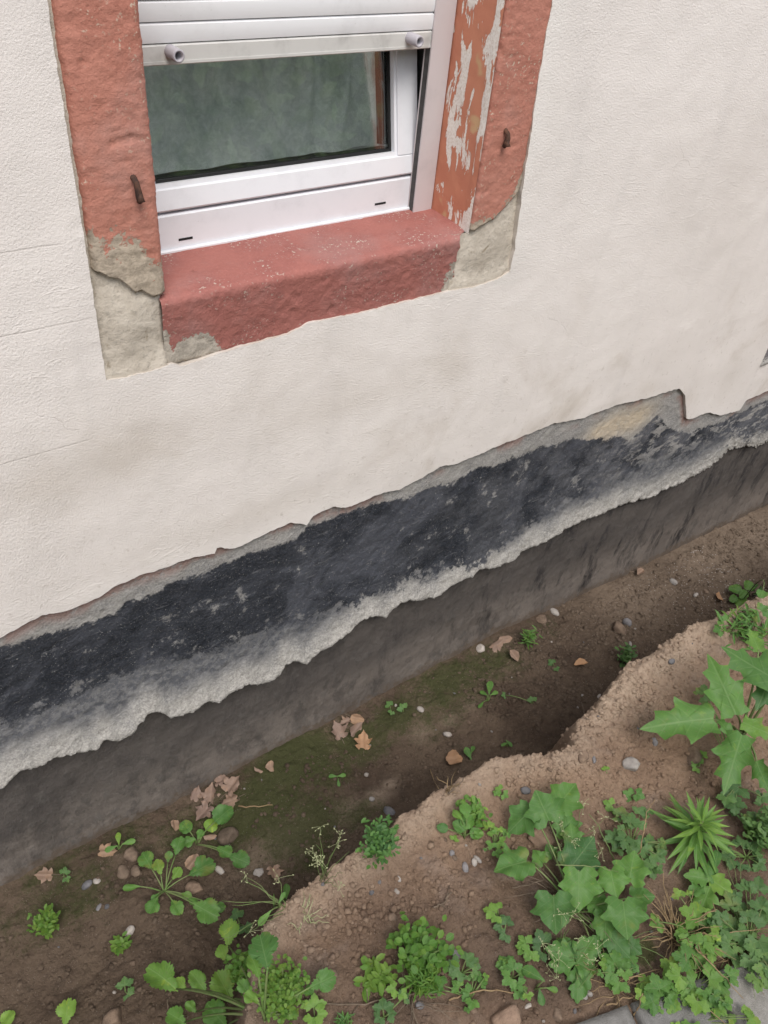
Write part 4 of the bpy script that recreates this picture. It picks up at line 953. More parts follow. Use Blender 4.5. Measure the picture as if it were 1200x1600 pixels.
# --- lobed vine
broad_plant('lobed_vine', 'vine with large five lobed mid green leaves sprawling over the bank', 'plant', (900, 1425),
    [(884, 1243, 56, .40, .07, None, 900, 1222), (848, 1264, 54, .38, .07, None, 836, 1245), (814, 1279, 54, .38, .06, None, 796, 1290), (802, 1350, 58, .40, .06, None, 778, 1352), (908, 1334, 66, .14, .06, None, 925, 1312),
     (905, 1386, 62, .38, .08, None, 906, 1412), (866, 1424, 58, .22, .06, None, 868, 1450), (976, 1432, 56, .28, .08, None, 980, 1460), (946, 1448, 46, .35, .05, None, 945, 1475), (986, 1357, 50, .58, .09, None, 990, 1335), (957, 1377, 44, .45, .09, None, 962, 1400),
     (884, 1290, 40, .42, .05), (967, 1478, 38, .28, .04), (1003, 1402, 34, .2, .05), (893, 1304, 30, .5, .05), (842, 1340, 26, .5, .03), (860, 1330, 22, .45, .03), (935, 1410, 36, .4, .05), (925, 1480, 30, .3, .03), (990, 1480, 26, .25, .03)],
    'leafA', kind='lobe5', h=.06, stem_r=.0018, tilt=.5, fold=.08)
broad_plant('palmate_weed', 'palmate weed with deeply cut dark green leaflets below the vine', 'plant', (898, 1510),
    [(876, 1492, 44, .28, .03, 'leaflet'), (888, 1483, 40, .3, .03, 'leaflet'), (913, 1487, 44, .3, .03, 'leaflet'), (880, 1506, 40, .3, .025, 'leaflet'), (914, 1508, 40, .35, .02, 'leaflet'), (907, 1528, 44, .35, .02, 'leaflet'), (903, 1547, 30, .25, .02, 'leaflet')], fold=.1)
clover('buttercup', 'light green cut leaves right of the palmate weed', 'plant', (968, 1525), [(960, 1505, 34, .4), (975, 1515, 32, .45), (968, 1535, 26, .5), (982, 1503, 26, .4), (956, 1520, 24, .4)], h=.03)
clover('buttercup', 'greyish three lobed leaves on bare soil above the dry grass', 'plant', (985, 1320),
    [(972, 1275, 24, .25), (985, 1285, 26, .3), (1000, 1272, 24, .3), (995, 1292, 26, .35), (975, 1312, 24, .2), (990, 1312, 24, .3), (960, 1310, 26, .2), (1003, 1325, 30, .35), (1015, 1320, 26, .3), (1025, 1335, 26, .3), (1005, 1345, 30, .4), (965, 1325, 20, .3), (1018, 1357, 26, .35), (1030, 1318, 20, .3)], 'leafB', h=.03)
clover('seedling', 'bright little three leaved seedling right of the topmost vine leaf', 'seedling', (957, 1265), [(955, 1258, 20, .7), (961, 1264, 16, .7)], h=.012)
clover('seedling', 'dark small seedling under the white stone', 'seedling', (990, 1250), [(985, 1243, 20, .35), (995, 1240, 20, .35)], h=.015)
clover('seedling', 'tiny light seedling left of the white stone', 'seedling', (948, 1208), [(947, 1202, 12, .7)], h=.008)
clover('seedling', 'small green seedling at the left foot of the tan stone by the big toothed leaves', 'seedling', (1092, 1198), [(1092, 1192, 18, .6), (1098, 1180, 12, .7), (1088, 1200, 12, .6)], h=.012)
# --- narrow leaved fleabane
B = march(1075, 1318); root = empty('fleabane', B, 'upright weed with a star of narrow pointed leaves at the right', 'plant'); r = random.Random(5); st = MB(); H_ = .10
st.tube(arch(B, B + Vector((0, 0, H_)), .02), .0025, 6); st.build('stem', M['stem'], root, B, smooth=True); lv = Leaves()
for i in range(52):
    a = i * 2.4 + r.uniform(-.3, .3); f = i / 52; hgt = H_ * (.25 + .75 * f); el = .05 + 1.1 * f ** 2
    d = Vector((math.cos(a) * math.cos(el), math.sin(a) * math.cos(el), math.sin(el)))
    lv.blade('lance', B + Vector((0, 0, hgt)), d, (.105 - .055 * f) * r.uniform(.85, 1.15), (0, 0, 1), r.uniform(-.5, .5), r.uniform(-.2, .2), .25, r.uniform(.2, .9), .03, .40 + .4 * f + r.uniform(-.15, .15), 12, 0, .85, r, (.5, 1.))
lv.build('foliage', M['leafA'], root, B)
# --- datura-like seedlings
broad_plant('thornapple', 'weed with very large jagged toothed leaves at the right edge', 'plant', (1160, 1150),
    [(1062, 1130, 112, .34, .12, None, 1005, 1130), (1128, 1074, 96, .40, .17, None, 1108, 1030), (1145, 1190, 98, .36, .10, None, 1130, 1240), (1178, 1042, 100, .38, .20, None, 1135, 1010), (1195, 1078, 70, .22, .15, None, 1185, 1110), (1132, 1135, 36, .5, .12, None, 1120, 1125), (1185, 1140, 50, .6, .14, None, 1210, 1150), (1190, 1215, 52, .25, .08, None, 1200, 1240), (1180, 1000, 40, .55, .16, None, 1170, 985)],
    'leafA', kind='datura', h=.12, stem_r=.003, tilt=.55, fold=.1, droop=.25, wid=.86)
clover('buttercup', 'dark scraggly leaves growing beneath the jagged toothed weed', 'plant', (1150, 1230), [(1145, 1240, 32, .1), (1155, 1232, 30, .12), (1148, 1255, 26, .15), (1190, 1245, 22, .3), (1108, 1095, 22, .35), (1100, 1082, 22, .35), (1098, 1110, 18, .3)], 'leafB', h=.03)
bushy('lacy_weed', 'lacy grey green weed at the right edge under the jagged toothed leaves', 'plant', (1190, 1310), 66, 70, 300, 'oval', .45, 'leafB', leaf_px=11)
bushy('lacy_weed', 'second lacy grey green sprig on bare soil, left of the edge one', 'plant', (1172, 1295), 40, 34, 120, 'oval', .5, 'leafB', leaf_px=10)
clover('buttercup', 'grey blue three lobed leaves at the right edge right of the fleabane', 'plant', (1165, 1340), [(1158, 1320, 22, .2), (1172, 1328, 24, .2), (1180, 1342, 24, .2), (1143, 1340, 28, .12), (1135, 1326, 18, .6), (1185, 1350, 20, .2)], 'leafB', h=.02)
broad_plant('palmate_weed', 'pale green palmate weed with wide cut leaves right of the dry grass', 'plant', (1105, 1385),
    [(1092, 1372, 40, .5, .03, 'leaflet'), (1112, 1365, 34, .35, .03, 'leaflet'), (1122, 1383, 40, .65, .03, 'leaflet'), (1102, 1402, 42, .55, .03, 'leaflet'), (1088, 1390, 30, .4, .03, 'leaflet'), (1120, 1345, 34, .3, .03, 'spoon'), (1098, 1350, 34, .25, .03, 'lance')], fold=.1)
clover('creeping_buttercup', 'yellow edged creeping buttercup right beside the dry grass', 'plant', (1090, 1460),
    [(1088, 1432, 36, .65), (1075, 1458, 34, .6), (1102, 1450, 36, .5), (1078, 1476, 32, .6), (1100, 1470, 34, .55), (1118, 1440, 28, .4), (1110, 1482, 28, .7), (1062, 1400, 20, .7), (1030, 1440, 22, .7)], h=.035, group='creeping buttercups along the paving')
clover('creeping_buttercup', 'bright clump of creeping buttercup spilling onto the grey paving blocks', 'plant', (1085, 1545),
    [(1050, 1515, 30, .75), (1062, 1525, 32, .7), (1075, 1500, 34, .35), (1095, 1515, 36, .55), (1108, 1530, 32, .6), (1085, 1535, 30, .55), (1100, 1550, 34, .6), (1115, 1555, 30, .55), (1125, 1540, 26, .5), (1090, 1565, 28, .75), (1120, 1572, 24, .65), (1072, 1545, 26, .6), (1132, 1565, 22, .5), (1140, 1525, 24, .4), (1105, 1580, 22, .75)], h=.045, group='creeping buttercups along the paving')
clover('creeping_buttercup', 'dense bluish green creeping buttercup in the lower right corner', 'plant', (1165, 1480),
    [(1130, 1440, 28, .35), (1145, 1415, 30, .3), (1160, 1430, 30, .3), (1150, 1450, 32, .35), (1175, 1440, 32, .3), (1190, 1420, 32, .25), (1165, 1465, 32, .4), (1185, 1470, 36, .3), (1140, 1475, 30, .45), (1155, 1495, 28, .5), (1195, 1490, 32, .3), (1130, 1465, 24, .4), (1172, 1500, 26, .5), (1185, 1390, 28, .25), (1165, 1390, 26, .35), (1195, 1440, 30, .35), (1200, 1510, 28, .4), (1195, 1515, 30, .7), (1185, 1530, 26, .7)], 'leafB', h=.04, group='creeping buttercups along the paving')
clover('creeping_buttercup', 'light green creeping buttercup at the gap between two paving blocks', 'plant', (1030, 1570),
    [(1012, 1540, 26, .75), (1030, 1545, 30, .4), (1020, 1565, 28, .3), (1040, 1560, 30, .5), (1008, 1550, 18, .7), (1045, 1575, 22, .55)], h=.03, group='creeping buttercups along the paving')
clover('creeping_buttercup', 'buttercup with yellowing leaves at the bottom edge below the bright clump', 'plant', (1065, 1600),
    [(1055, 1582, 26, .75), (1068, 1592, 28, .8), (1080, 1600, 26, .6), (1058, 1600, 22, .7), (1135, 1600, 28, .65), (1170, 1592, 26, .7)], h=.03, group='creeping buttercups along the paving')
bushy('grass_tuft', 'low weeds on the crest at the far right behind the jagged toothed leaves', 'plant', (1165, 990), 90, 26, 150, 'needle', .4, 'leafA', leaf_px=18)
clover('seedling', 'dark leaf pair on the crest at the far right', 'seedling', (1130, 990), [(1125, 985, 18, .3), (1130, 970, 18, .5), (1175, 965, 22, .4), (1190, 955, 22, .3)], h=.03)

# --- grasses and dry stalks
def strands(name, label, cat, base, n, rad_px, h, mat, spread=1., rr=.0007, group=None, seed=1, lean=(0, 0), heads=None):
    B = march(*base); s = pxm(B); r = random.Random(seed); root = empty(name, B, label, cat, group); m = MB(); hd = MB()
    for i in range(n):
        a = r.uniform(0, 6.28); q = rad_px * s * r.uniform(.4, 1.1) * spread
        T_ = B + Vector((math.cos(a) * q + lean[0] * s, math.sin(a) * q + lean[1] * s, h * r.uniform(.15, 1)))
        k = arch(B + Vector((r.uniform(-1, 1), r.uniform(-1, 1), 0)) * .012, T_, r.uniform(.02, .3), 5)
        for j in range(1, len(k)): k[j] = k[j] + Vector((r.gauss(0, 1), r.gauss(0, 1), r.gauss(0, 1))) * .0025
        m.tube(k, [rr * 1.3, rr * 1.2, rr, rr, rr * .8, rr * .4], 4)
        if heads and r.random() < heads:
            for j in range(7):
                p = T_ + Vector((r.gauss(0, .009), r.gauss(0, .009), r.gauss(0, .006)))
                hd.tube([T_, (T_ + p) / 2 + Vector((0, 0, .002)), p], .0003, 3); hd.tube([p, p + Vector((r.uniform(-1, 1), r.uniform(-1, 1), .5)) * .0022, p + Vector((r.uniform(-1, 1), r.uniform(-1, 1), .5)) * .004], [.0005, .0011, .0004], 4)
    m.build('stalk', M[mat], root, B, smooth=True)
    if hd.v: hd.build('seed_head', M['leafseed'], root, B)
    return root
M['leafseed'] = m_plain('pale_seed_head', (.42, .43, .25), (.30, .33, .17), 80, .7)
strands('dry_grass', 'tangled clump of dry straw coloured stalks between the vine and the buttercups', 'dry grass', (1052, 1462), 60, 62, .09, 'drystem', rr=.0011, seed=3)
strands('dry_grass', 'few dry straws standing on the crest edge above the curly headed weed', 'dry grass', (700, 1236), 9, 22, .09, 'drystem', rr=.0009, seed=4)
strands('meadow_grass', 'flowering grass with fine pale seed heads behind the left part of the bank', 'grass', (505, 1372), 12, 32, .16, 'stem', rr=.0007, seed=6, heads=.8)
strands('meadow_grass', 'low grass with a trailing seed head lying left of the bank', 'grass', (440, 1420), 8, 60, .05, 'stem', rr=.0008, seed=8, heads=.4, lean=(-30, 0))
strands('meadow_grass', 'seed head grass rising among the topmost vine leaves', 'grass', (892, 1330), 9, 36, .12, 'stem', rr=.0007, seed=9, heads=.9)
strands('meadow_grass', 'seed head grass in front of the lowest vine leaf', 'grass', (872, 1490), 12, 40, .11, 'stem', rr=.0007, seed=10, heads=.7)
strands('meadow_grass', 'thin dry grass on the left face of the bank', 'grass', (478, 1440), 14, 34, .03, 'leafseed', rr=.0008, seed=12)
strands('meadow_grass', 'fine grass stalks around the palmate weed', 'grass', (930, 1515), 16, 44, .05, 'drystem', rr=.0007, seed=14)

strands('dry_grass', 'loose dry straw lying under the creeping buttercups at the right edge', 'dry grass', (1140, 1490), 34, 85, .03, 'drystem', rr=.0009, seed=15)
strands('dry_grass', 'dry straw scattered below the vine beside the paving corner', 'dry grass', (960, 1545), 22, 75, .02, 'drystem', rr=.0009, seed=16)
strands('dry_grass', 'thin brown runners tangled through the lobed vine', 'dry grass', (880, 1400), 26, 85, .06, 'twig', rr=.0009, seed=17)
strands('dry_grass', 'fine rootlets and straw strewn below the flat topped spurge', 'dry grass', (640, 1565), 16, 90, .012, 'twig', rr=.0008, seed=18)

strands('meadow_grass', 'tangle of thin green stems threading through the bluish buttercups', 'grass', (1160, 1460), 34, 95, .06, 'stem', rr=.0009, seed=21)
strands('meadow_grass', 'thin green runners between the vine and the paving', 'grass', (950, 1480), 26, 90, .04, 'stem', rr=.0009, seed=22)

def stalk(name, label, cat, pts, h, rad, mat, fork=None):
    q = [march(u, v, hh) for (u, v), hh in zip(pts, h)]; m = MB(); P = []
    for i in range(len(q) - 1):
        for j in range(4): P.append(q[i].lerp(q[i + 1], j / 4))
    P.append(q[-1]); r = random.Random(hash_(label)); P = [p + Vector((r.gauss(0, 1), r.gauss(0, 1), r.gauss(0, .5))) * rad * .8 for p in P]
    org = P[0].copy(); m.tube(P, [rad * (1.15 - .7 * i / len(P)) for i in range(len(P))], 6)
    for f in (fork or []):
        k = [march(u, v, hh) for u, v, hh in f]; m.tube(k, [rad * .7] + [rad * .45] * (len(k) - 1), 5)
    o = m.build(name, M[mat], None, org, smooth=True); o.location = org; return tag(o, label, cat)
stalk('dry_stalk', 'pale dry straw lying by the dead leaf heap at the wall', 'stalk', [(372, 1260), (398, 1260), (425, 1257)], (.006, .008, .008), .0022, 'drystem')
stalk('twig', 'thin brown twig lying along the dark soil at bottom centre', 'twig', [(500, 1568), (560, 1570), (600, 1562), (650, 1553), (700, 1552)], (.006, .01, .008, .008, .008), .0016, 'twig', [[(560, 1570, .008), (548, 1590, .006)], [(575, 1566, .01), (573, 1545, .03)]])
stalk('dry_stalk', 'pale trailing stem at the bottom running right from the thin weed', 'stalk', [(702, 1564), (730, 1553), (756, 1546), (800, 1550), (830, 1560)], (.008, .014, .012, .01, .008), .0017, 'drystem', [[(800, 1550, .01), (815, 1530, .02)]])
stalk('root', 'forked dark root lying on the bank left of the vine', 'root', [(678, 1420), (690, 1414), (698, 1405), (707, 1390)], (.008, .012, .01, .008), .0022, 'twig', [[(690, 1414, .01), (697, 1420, .006)], [(698, 1405, .01), (702, 1384, .008)]])
stalk('stick', 'bent tan stick leaning over the far right end of the trench', 'stick', [(1172, 932), (1185, 918), (1194, 905), (1205, 893)], (.02, .05, .07, .09), .005, 'twig')
stalk('dry_stalk', 'long curved stalk standing up right of the vine', 'stalk', [(992, 1345), (1002, 1325), (1007, 1290), (1010, 1270), (1023, 1250)], (.02, .06, .10, .12, .14), .0014, 'drystem')
stalk('dry_stalk', 'thin green stalk bending from the vine towards the upper right leaf', 'stalk', [(960, 1345), (948, 1318), (935, 1290), (920, 1272)], (.02, .06, .08, .09), .0012, 'stem')
stalk('dry_stalk', 'pale stalk lying across the vine leaves', 'stalk', [(868, 1352), (905, 1352), (940, 1356), (965, 1362)], (.10, .11, .11, .10), .0012, 'stem')
stalk('dry_stalk', 'long straw crossing the bright buttercup clump onto the paving', 'stalk', [(1085, 1480), (1110, 1505), (1135, 1530), (1160, 1560)], (.05, .05, .05, .04), .0014, 'drystem')
stalk('dry_stalk', 'straw sticking out over the lowest paving block', 'stalk', [(1082, 1557), (1110, 1580), (1140, 1605)], (.05, .05, .04), .0012, 'drystem')
stalk('twig', 'slim twig leading from the paving corner up to the buttercups', 'twig', [(948, 1572), (975, 1562), (1004, 1552)], (.01, .02, .02), .0018, 'drystem')
stalk('twig', 'thin twig standing in the gap between the paving blocks', 'twig', [(990, 1592), (998, 1570), (1004, 1552)], (.0, .03, .06), .0016, 'drystem')
stalk('twig', 'straight straw right of the palmate weed pointing to the edge', 'twig', [(1125, 1400), (1150, 1390), (1172, 1382)], (.02, .03, .03), .0014, 'twig', [[(1130, 1396, .02), (1165, 1410, .02), (1185, 1420, .02)], [(1131, 1400, .02), (1129, 1437, .02)]])
stalk('dry_stalk', 'long thin straw among the bluish buttercups at the right edge', 'stalk', [(1110, 1460), (1150, 1456), (1205, 1450)], (.03, .05, .05), .0011, 'drystem')
stalk('twig', 'short bent twig sticking out of the trench floor near the bank', 'twig', [(909, 1098), (912, 1110), (917, 1122), (922, 1124)], (.03, .02, .012, .006), .002, 'twig')
stalk('dry_stalk', 'yellow straw lying in the dark hollow below the crest', 'stalk', [(672, 1202), (678, 1218), (685, 1232)], (.01, .02, .03), .0014, 'drystem')
stalk('twig', 'grey twig poking over the crest edge', 'twig', [(703, 1240), (712, 1228), (724, 1217)], (.01, .03, .05), .0022, 'twig')
stalk('dry_stalk', 'pale straw across the moss patch on the bank', 'stalk', [(975, 1530), (1005, 1526), (1032, 1525)], (.02, .025, .02), .0014, 'drystem')
stalk('dry_stalk', 'thin brown root hair dangling at the lower left', 'stalk', [(262, 1562), (264, 1580), (263, 1600)], (.02, .02, .01), .0012, 'twig')
stalk('dry_stalk', 'brown stalk crossing below the lobed vine', 'stalk', [(800, 1388), (825, 1382), (850, 1375)], (.02, .02, .03), .0012, 'twig')

# ================================================================== FALLEN LEAVES
def dead_leaf(u, v, size, label, tint=.4, du=None, kind='maple', stem=True, curl=.5, h=.006):
    P = march(u, v, h); r = random.Random(hash_(label)); a = r.uniform(0, 6.28); d = Vector((math.cos(a), math.sin(a), 0))
    if du: d = march(du[0], du[1], h) - P; d.z = 0; d.normalize()
    L = size * pxm(P) * .92; up = Vector((r.uniform(-.3, .3), r.uniform(-.5, .1), 1)).normalized(); d = (d - up * d.dot(up)).normalized()
    l = Leaves(); l.blade(kind, P - d * L * .45 + Vector((0, 0, .004)), d, L, up, r.uniform(-.3, .3), r.uniform(-.1, .2), r.choice((-.45, .55)), -curl * r.uniform(.3, 1), .08, tint, 20, .03, r.uniform(.85, 1.1), r, (.3, .55, .8, 1.))
    root = l.build('fallen_leaf', M['dead'], None, P); root.location = P; tag(root, label, 'leaf', 'dead leaves in the trench')
    if stem:
        m = MB(); b = P - d * L * .42 + Vector((0, 0, .005)); m.tube(arch(b, b - d * L * .5 + Vector((0, 0, r.uniform(0, .008))), .15, 4), [.0011, .001, .0009, .0008, .0007], 5); m.build('leaf_stalk', M['twig'], root, P, smooth=True)
    return root
for a in [
    (306, 1242, 24, 'greyish dead leaf at the left end of the leaf heap by the wall', .05, None, 'maple', False), (329, 1243, 32, 'pale crumpled leaf standing in the middle of the leaf heap by the wall', .15, (330, 1222)),
    (346, 1221, 24, 'topmost leaf of the heap leaning against the wall', .1, None), (365, 1229, 33, 'broad pale brown leaf on the right of the leaf heap', .2, (372, 1222)), (360, 1253, 30, 'reddish brown leaf at the lower right of the leaf heap', .35, None),
    (318, 1272, 32, 'dark red crumpled leaf below the leaf heap', .02, None), (273, 1291, 18, 'small tan leaf left of the round leaved weed', .5, None, 'round_', False), (327, 1309, 20, 'small tan leaf caught among the round leaves', .3, None, 'oval', False),
    (168, 1332, 30, 'orange brown leaf beside the three leaved seedling', .55, None, 'maple', False), (301, 1350, 24, 'brown curled leaf under the broad leaved rosette', .45, None, 'round_', False), (70, 1368, 26, 'small brown leaf near the left end of the wall foot', .3, None),
    (428, 1366, 24, 'small star shaped leaf with its stalk up left of the bank', .4, (430, 1372)), (424, 1199, 18, 'small orange leaf lying apart at the wall foot, left of the moss', .45, None, 'round_', False), (404, 1205, 16, 'dull curled scrap beside the small orange leaf', .2, None, 'oval', False),
    (557, 1124, 23, 'warm orange round leaf at the top of the trio under the wall', .62, None, 'round_'), (528, 1143, 32, 'grey brown crumpled leaf on the left of the trio under the wall', .05, None), (556, 1142, 32, 'grey folded leaf in the middle of the trio under the wall', .1, None, 'oval', False),
    (568, 1160, 32, 'orange tan lobed leaf lying flat below the trio', .8, (568, 1145)), (540, 1130, 20, 'brown scrap behind the trio under the wall', .2, None, 'maple', False), (707, 1189, 28, 'round orange leaf lying close behind the crest', .75, None, 'round_', False),
    (906, 1040, 24, 'orange mushroom shaped leaf at the far part of the trench', .9, None, 'oval', False), (1125, 933, 20, 'orange curled leaf near the far right weed', .85, None, 'oval', False), (776, 1008, 28, 'pale brown curled leaf at the foot of the foundation', .15, None, 'maple', False), (790, 1000, 26, 'darker curled leaf touching the foundation foot', .25, None, 'oval', False),
    (803, 1027, 22, 'small pinkish leaf on the far trench floor', .25, None, 'oval', False), (1000, 895, 22, 'dull leaf against the far foundation foot', .3, None, 'oval', False)]:
    dead_leaf(*a)

# ================================================================== STONES
def rock_mesh(seed, sx, sy, sz, rough=.25, sub=3, flat=0):
    import bmesh
    bm = bmesh.new(); bmesh.ops.create_icosphere(bm, subdivisions=sub, radius=1)
    co = np.array([v.co[:] for v in bm.verts]); r = np.random.RandomState(seed)
    d = 1 + rough * fbm(co[:, 0] * 1.3 + seed, co[:, 1] * 1.3 + co[:, 2] * 1.7, 3, 300 + seed % 7)
    co = co * d[:, None]
    for k in range(flat):                                              # chopped facets make it angular
        n = r.normal(size=3); n /= np.linalg.norm(n); o = co @ n; lim = r.uniform(.45, .7); co -= np.maximum(0, o - lim)[:, None] * n[None] * .92
    co = co * np.array([sx, sy, sz])
    for v, c in zip(bm.verts, co): v.co = c
    me = bpy.data.meshes.new('stone'); bm.to_mesh(me); bm.free(); me.polygons.foreach_set('use_smooth', np.ones(len(me.polygons), dtype=bool)); return me
def stone(name, u, v, w_px, mat, label, asp=(1, .8, .6), rough=.2, flat=0, rot=None, group=None, cat='stone', sink=.25):
    P = march(u, v); s = w_px * pxm(P) * .5; r = random.Random(hash_(label) + int(u)); me = rock_mesh(hash_(label) % 997, s * asp[0], s * asp[1], s * asp[2], rough, 3, flat)
    me.materials.append(M[mat]); o = bpy.data.objects.new(name, me); C.objects.link(o); o.location = P + Vector((0, 0, s * asp[2] * (.5 - sink)))
    o.rotation_euler = (r.uniform(-.25, .25), r.uniform(-.25, .25), rot if rot is not None else r.uniform(0, 6.28)); return tag(o, label, cat, group)
for a in [
    ('pebble', 136, 1383, 16, 'greyp', 'bluish oval pebble left of the brown clod on the trench floor', (.65, 1, .5)), ('pebble', 151, 1377, 12, 'pale', 'pale greenish pebble touching the bluish oval one', (.7, 1, .5)), ('pebble', 155, 1418, 11, 'greyp', 'small grey pebble below the pair by the wall', (1, .6, .5)),
    ('pebble', 203, 1455, 15, 'pale', 'white round pebble on dark soil above the tiny tuft'), ('pebble', 343, 1360, 18, 'pale', 'flat white chip right of the broad leaved rosette', (1, .5, .35)), ('pebble', 404, 1362, 18, 'pale', 'whitish crumb of mortar left of the star shaped leaf', (1, .8, .5), .5, 5),
    ('pebble', 608, 1269, 20, 'greyp', 'grey oval pebble in the hollow behind the crest', (.7, 1, .55)), ('pebble', 657, 1109, 14, 'pale', 'pale pebble on the moss right of the clover seedlings', (.7, 1, .5)), ('pebble', 699, 1148, 14, 'pale', 'light flat pebble right of the mossy stretch', (.6, 1, .5)), ('pebble', 581, 1249, 9, 'pale', 'tiny white pebble above the grey oval one'),
    ('pebble', 513 + 308, 1236, 15, 'greyp', 'grey egg shaped pebble left of the topmost vine leaf', (.75, 1, .6)), ('pebble', 613, 1434, 13, 'brownp', 'round tan pebble in the middle of the bank', (1, 1, .6)), ('pebble', 706, 1334, 10, 'greyp', 'small bluish pebble below the curly headed weed', (.8, 1, .6)), ('pebble', 727, 1357, 18, 'greyp', 'slanted blue grey pebble left of the vine', (.5, 1, .4), .1, 0, -.5),
    ('pebble', 746, 1343, 16, 'pale', 'slim white pebble beside the slanted blue grey one', (.42, 1, .4), .1, 0, .1), ('pebble', 741, 1348, 12, 'pale', 'short pale pebble touching the slim white one', (.7, 1, .5)), ('pebble', 710, 1341, 9, 'brownp', 'tan pebble beside the small bluish one'), ('pebble', 623, 1374, 11, 'pale', 'white angular chip on the crumbly part of the bank', (.6, 1, .5), .3, 4),
    ('stone', 987, 1198, 30, 'pale', 'white angular stone on the bank above the vine', (1, .8, .65), .25, 5), ('stone', 1081, 1183, 36, 'brownp', 'tan rough stone by the jagged toothed leaves', (1, .7, .6), .3, 5), ('pebble', 1022, 1160, 14, 'greyp', 'dark grey wedge shaped pebble above the white stone', (1, .7, .6), .3, 4), ('pebble', 1034, 1170, 8, 'brownp', 'yellowish pebble beside the dark grey wedge'),
    ('pebble', 1049, 1034, 13, 'greyp', 'bluish pebble on the crest in front of the far trench', (1, .7, .6)), ('stone', 911, 1184, 22, 'brownp', 'pale flat stone at the notch in the crest', (1, .7, .5), .25, 3), ('stone', 928, 1187, 16, 'greyp', 'slim grey stone right of the flat one at the notch', (1, .45, .4), .2, 2, .6), ('stone', 964, 985, 28, 'brownp', 'largest brown stone on the far trench floor', (1, .85, .7), .25, 4),
    ('stone', 981, 974, 18, 'greyp', 'dark lump touching the largest brown stone', (1, .8, .7), .3, 3), ('pebble', 985, 1006, 9, 'pale', 'white chip below the largest brown stone', (.5, 1, .4), .2, 3), ('stone', 1052, 910, 13, 'pale', 'light stone on the far trench floor'), ('stone', 866, 957, 17, 'pale', 'pale stone at the far foundation foot', (1, .7, .5)), ('stone', 846, 969, 20, 'brownp', 'brown lump next to the pale stone by the foundation', (1, .8, .6), .3, 3),
    ('pebble', 1087, 930, 10, 'pale', 'small white pebble left of the orange curled leaf', (1, .6, .5)), ('pebble', 936, 1089, 12, 'pale', 'white broken chip near the bent twig', (.5, 1, .5), .3, 4), ('stone', 750, 1014, 16, 'pale', 'white stone left of the pale brown curled leaf', (1, .9, .7), .3, 4), ('pebble', 1103, 925, 9, 'brownp', 'brown pebble near the white one at the far right'),
    ('clod', 205, 1338, 23, 'brownp', 'brown clod under the three leaved seedling', (1, .9, .8), .3, 4), ('clod', 192, 1364, 20, 'pitclod', 'dark clod below the brown one', (1, .9, .7), .3, 4), ('clod', 214, 1362, 18, 'pitclod', 'second dark clod right of the first below the seedling', (1, .9, .7), .3, 4), ('clod', 303, 1391, 28, 'brownp', 'tan clod at the right side of the broad leaved rosette', (1, .75, .7), .3, 3), ('clod', 357, 1310, 34, 'pitclod', 'dark lump of soil behind the round leaves', (1, .8, .7), .3, 4),
    ('stone', 178, 1598, 40, 'brownp', 'greyish rough stone at the bottom edge below the trench', (1, .8, .7), .3, 4), ('stone', 520, 1523, 16, 'brownp', 'upright brown stone right of the bluish leaf', (.7, 1, .8), .3, 4), ('stone', 656, 1571, 13, 'greyp', 'round grey pebble at the bottom edge below the needle leaved sprig'), ('pebble', 1125, 1440, 16, 'greyp', 'dark grey stone among the right hand buttercups', (1, .8, .6), .3, 3), ('pebble', 912, 1557, 11, 'pale', 'left white pebble near the paving corner'), ('pebble', 921, 1553, 9, 'pale', 'right white pebble near the paving corner'),
    ('pebble', 825, 1573, 12, 'pale', 'white chip left of the paving at the bottom', (1, .6, .5), .3, 3), ('clod', 845, 1310, 46, 'clod', 'cracked clod of soil under the upper vine leaves', (1, .9, .5), .35, 3), ('clod', 790, 1592, 44, 'clod', 'crumbly brown clod at the bottom edge left of the paving', (1, .8, .6), .35, 4), ('stone', 712, 1491, 18, 'greyp', 'grey stone above the greyish green weed', (1, .7, .6), .3, 3), ('stone', 868, 1586, 20, 'brownp', 'mottled stone just left of the paving block', (1, .8, .6), .3, 3)]:
    stone(*a)
# scattered small pebbles: copies of three kinds
protos = []
for i, (mt, fl) in enumerate((('pale', 0), ('greyp', 2), ('brownp', 3))):
    me = rock_mesh(700 + i, 1, .8, .6, .25, 2, fl); me.materials.append(M[mt]); protos.append(me)
def scatter(n, box, label, group, s0, s1, seed, weights=(1, 1, 1), up=True):
    r = random.Random(seed); k = 0; src = None
    while k < n:
        x, y = r.uniform(box[0], box[1]), r.uniform(box[2], box[3]); z, t, s = ground_parts(np.array([x]), np.array([y]))
        if (t[0] < .05) != up and (t[0] > .95) == up: continue
        if up and t[0] > .05 or (not up and t[0] < .97): continue
        me = r.choices(protos, weights)[0]; sc = r.uniform(s0, s1) if r.random() < .8 else s1 * r.uniform(1, 1.5)
        if src is None: o = bpy.data.objects.new('pebble', me); src = o
        else: o = src.copy(); o.data = me
        C.objects.link(o); o.location = (x, y, float(z[0]) + sc * .15); o.scale = (sc, sc, sc); o.rotation_euler = (r.uniform(-.4, .4), r.uniform(-.4, .4), r.uniform(0, 6.28))
        tag(o, label, 'pebble', group); k += 1
scatter(45, (.35, 2.0, -1.1, -.53), 'very small pebble scattered on the brown soil bank', 'tiny pebbles on the bank', .0030, .0055, 61)
scatter(60, (-.15, 2.4, -.5, -.02), 'very small pebble scattered on the dark trench floor', 'tiny pebbles in the trench', .0028, .0055, 62, (1.3, 1, 1.2), False)
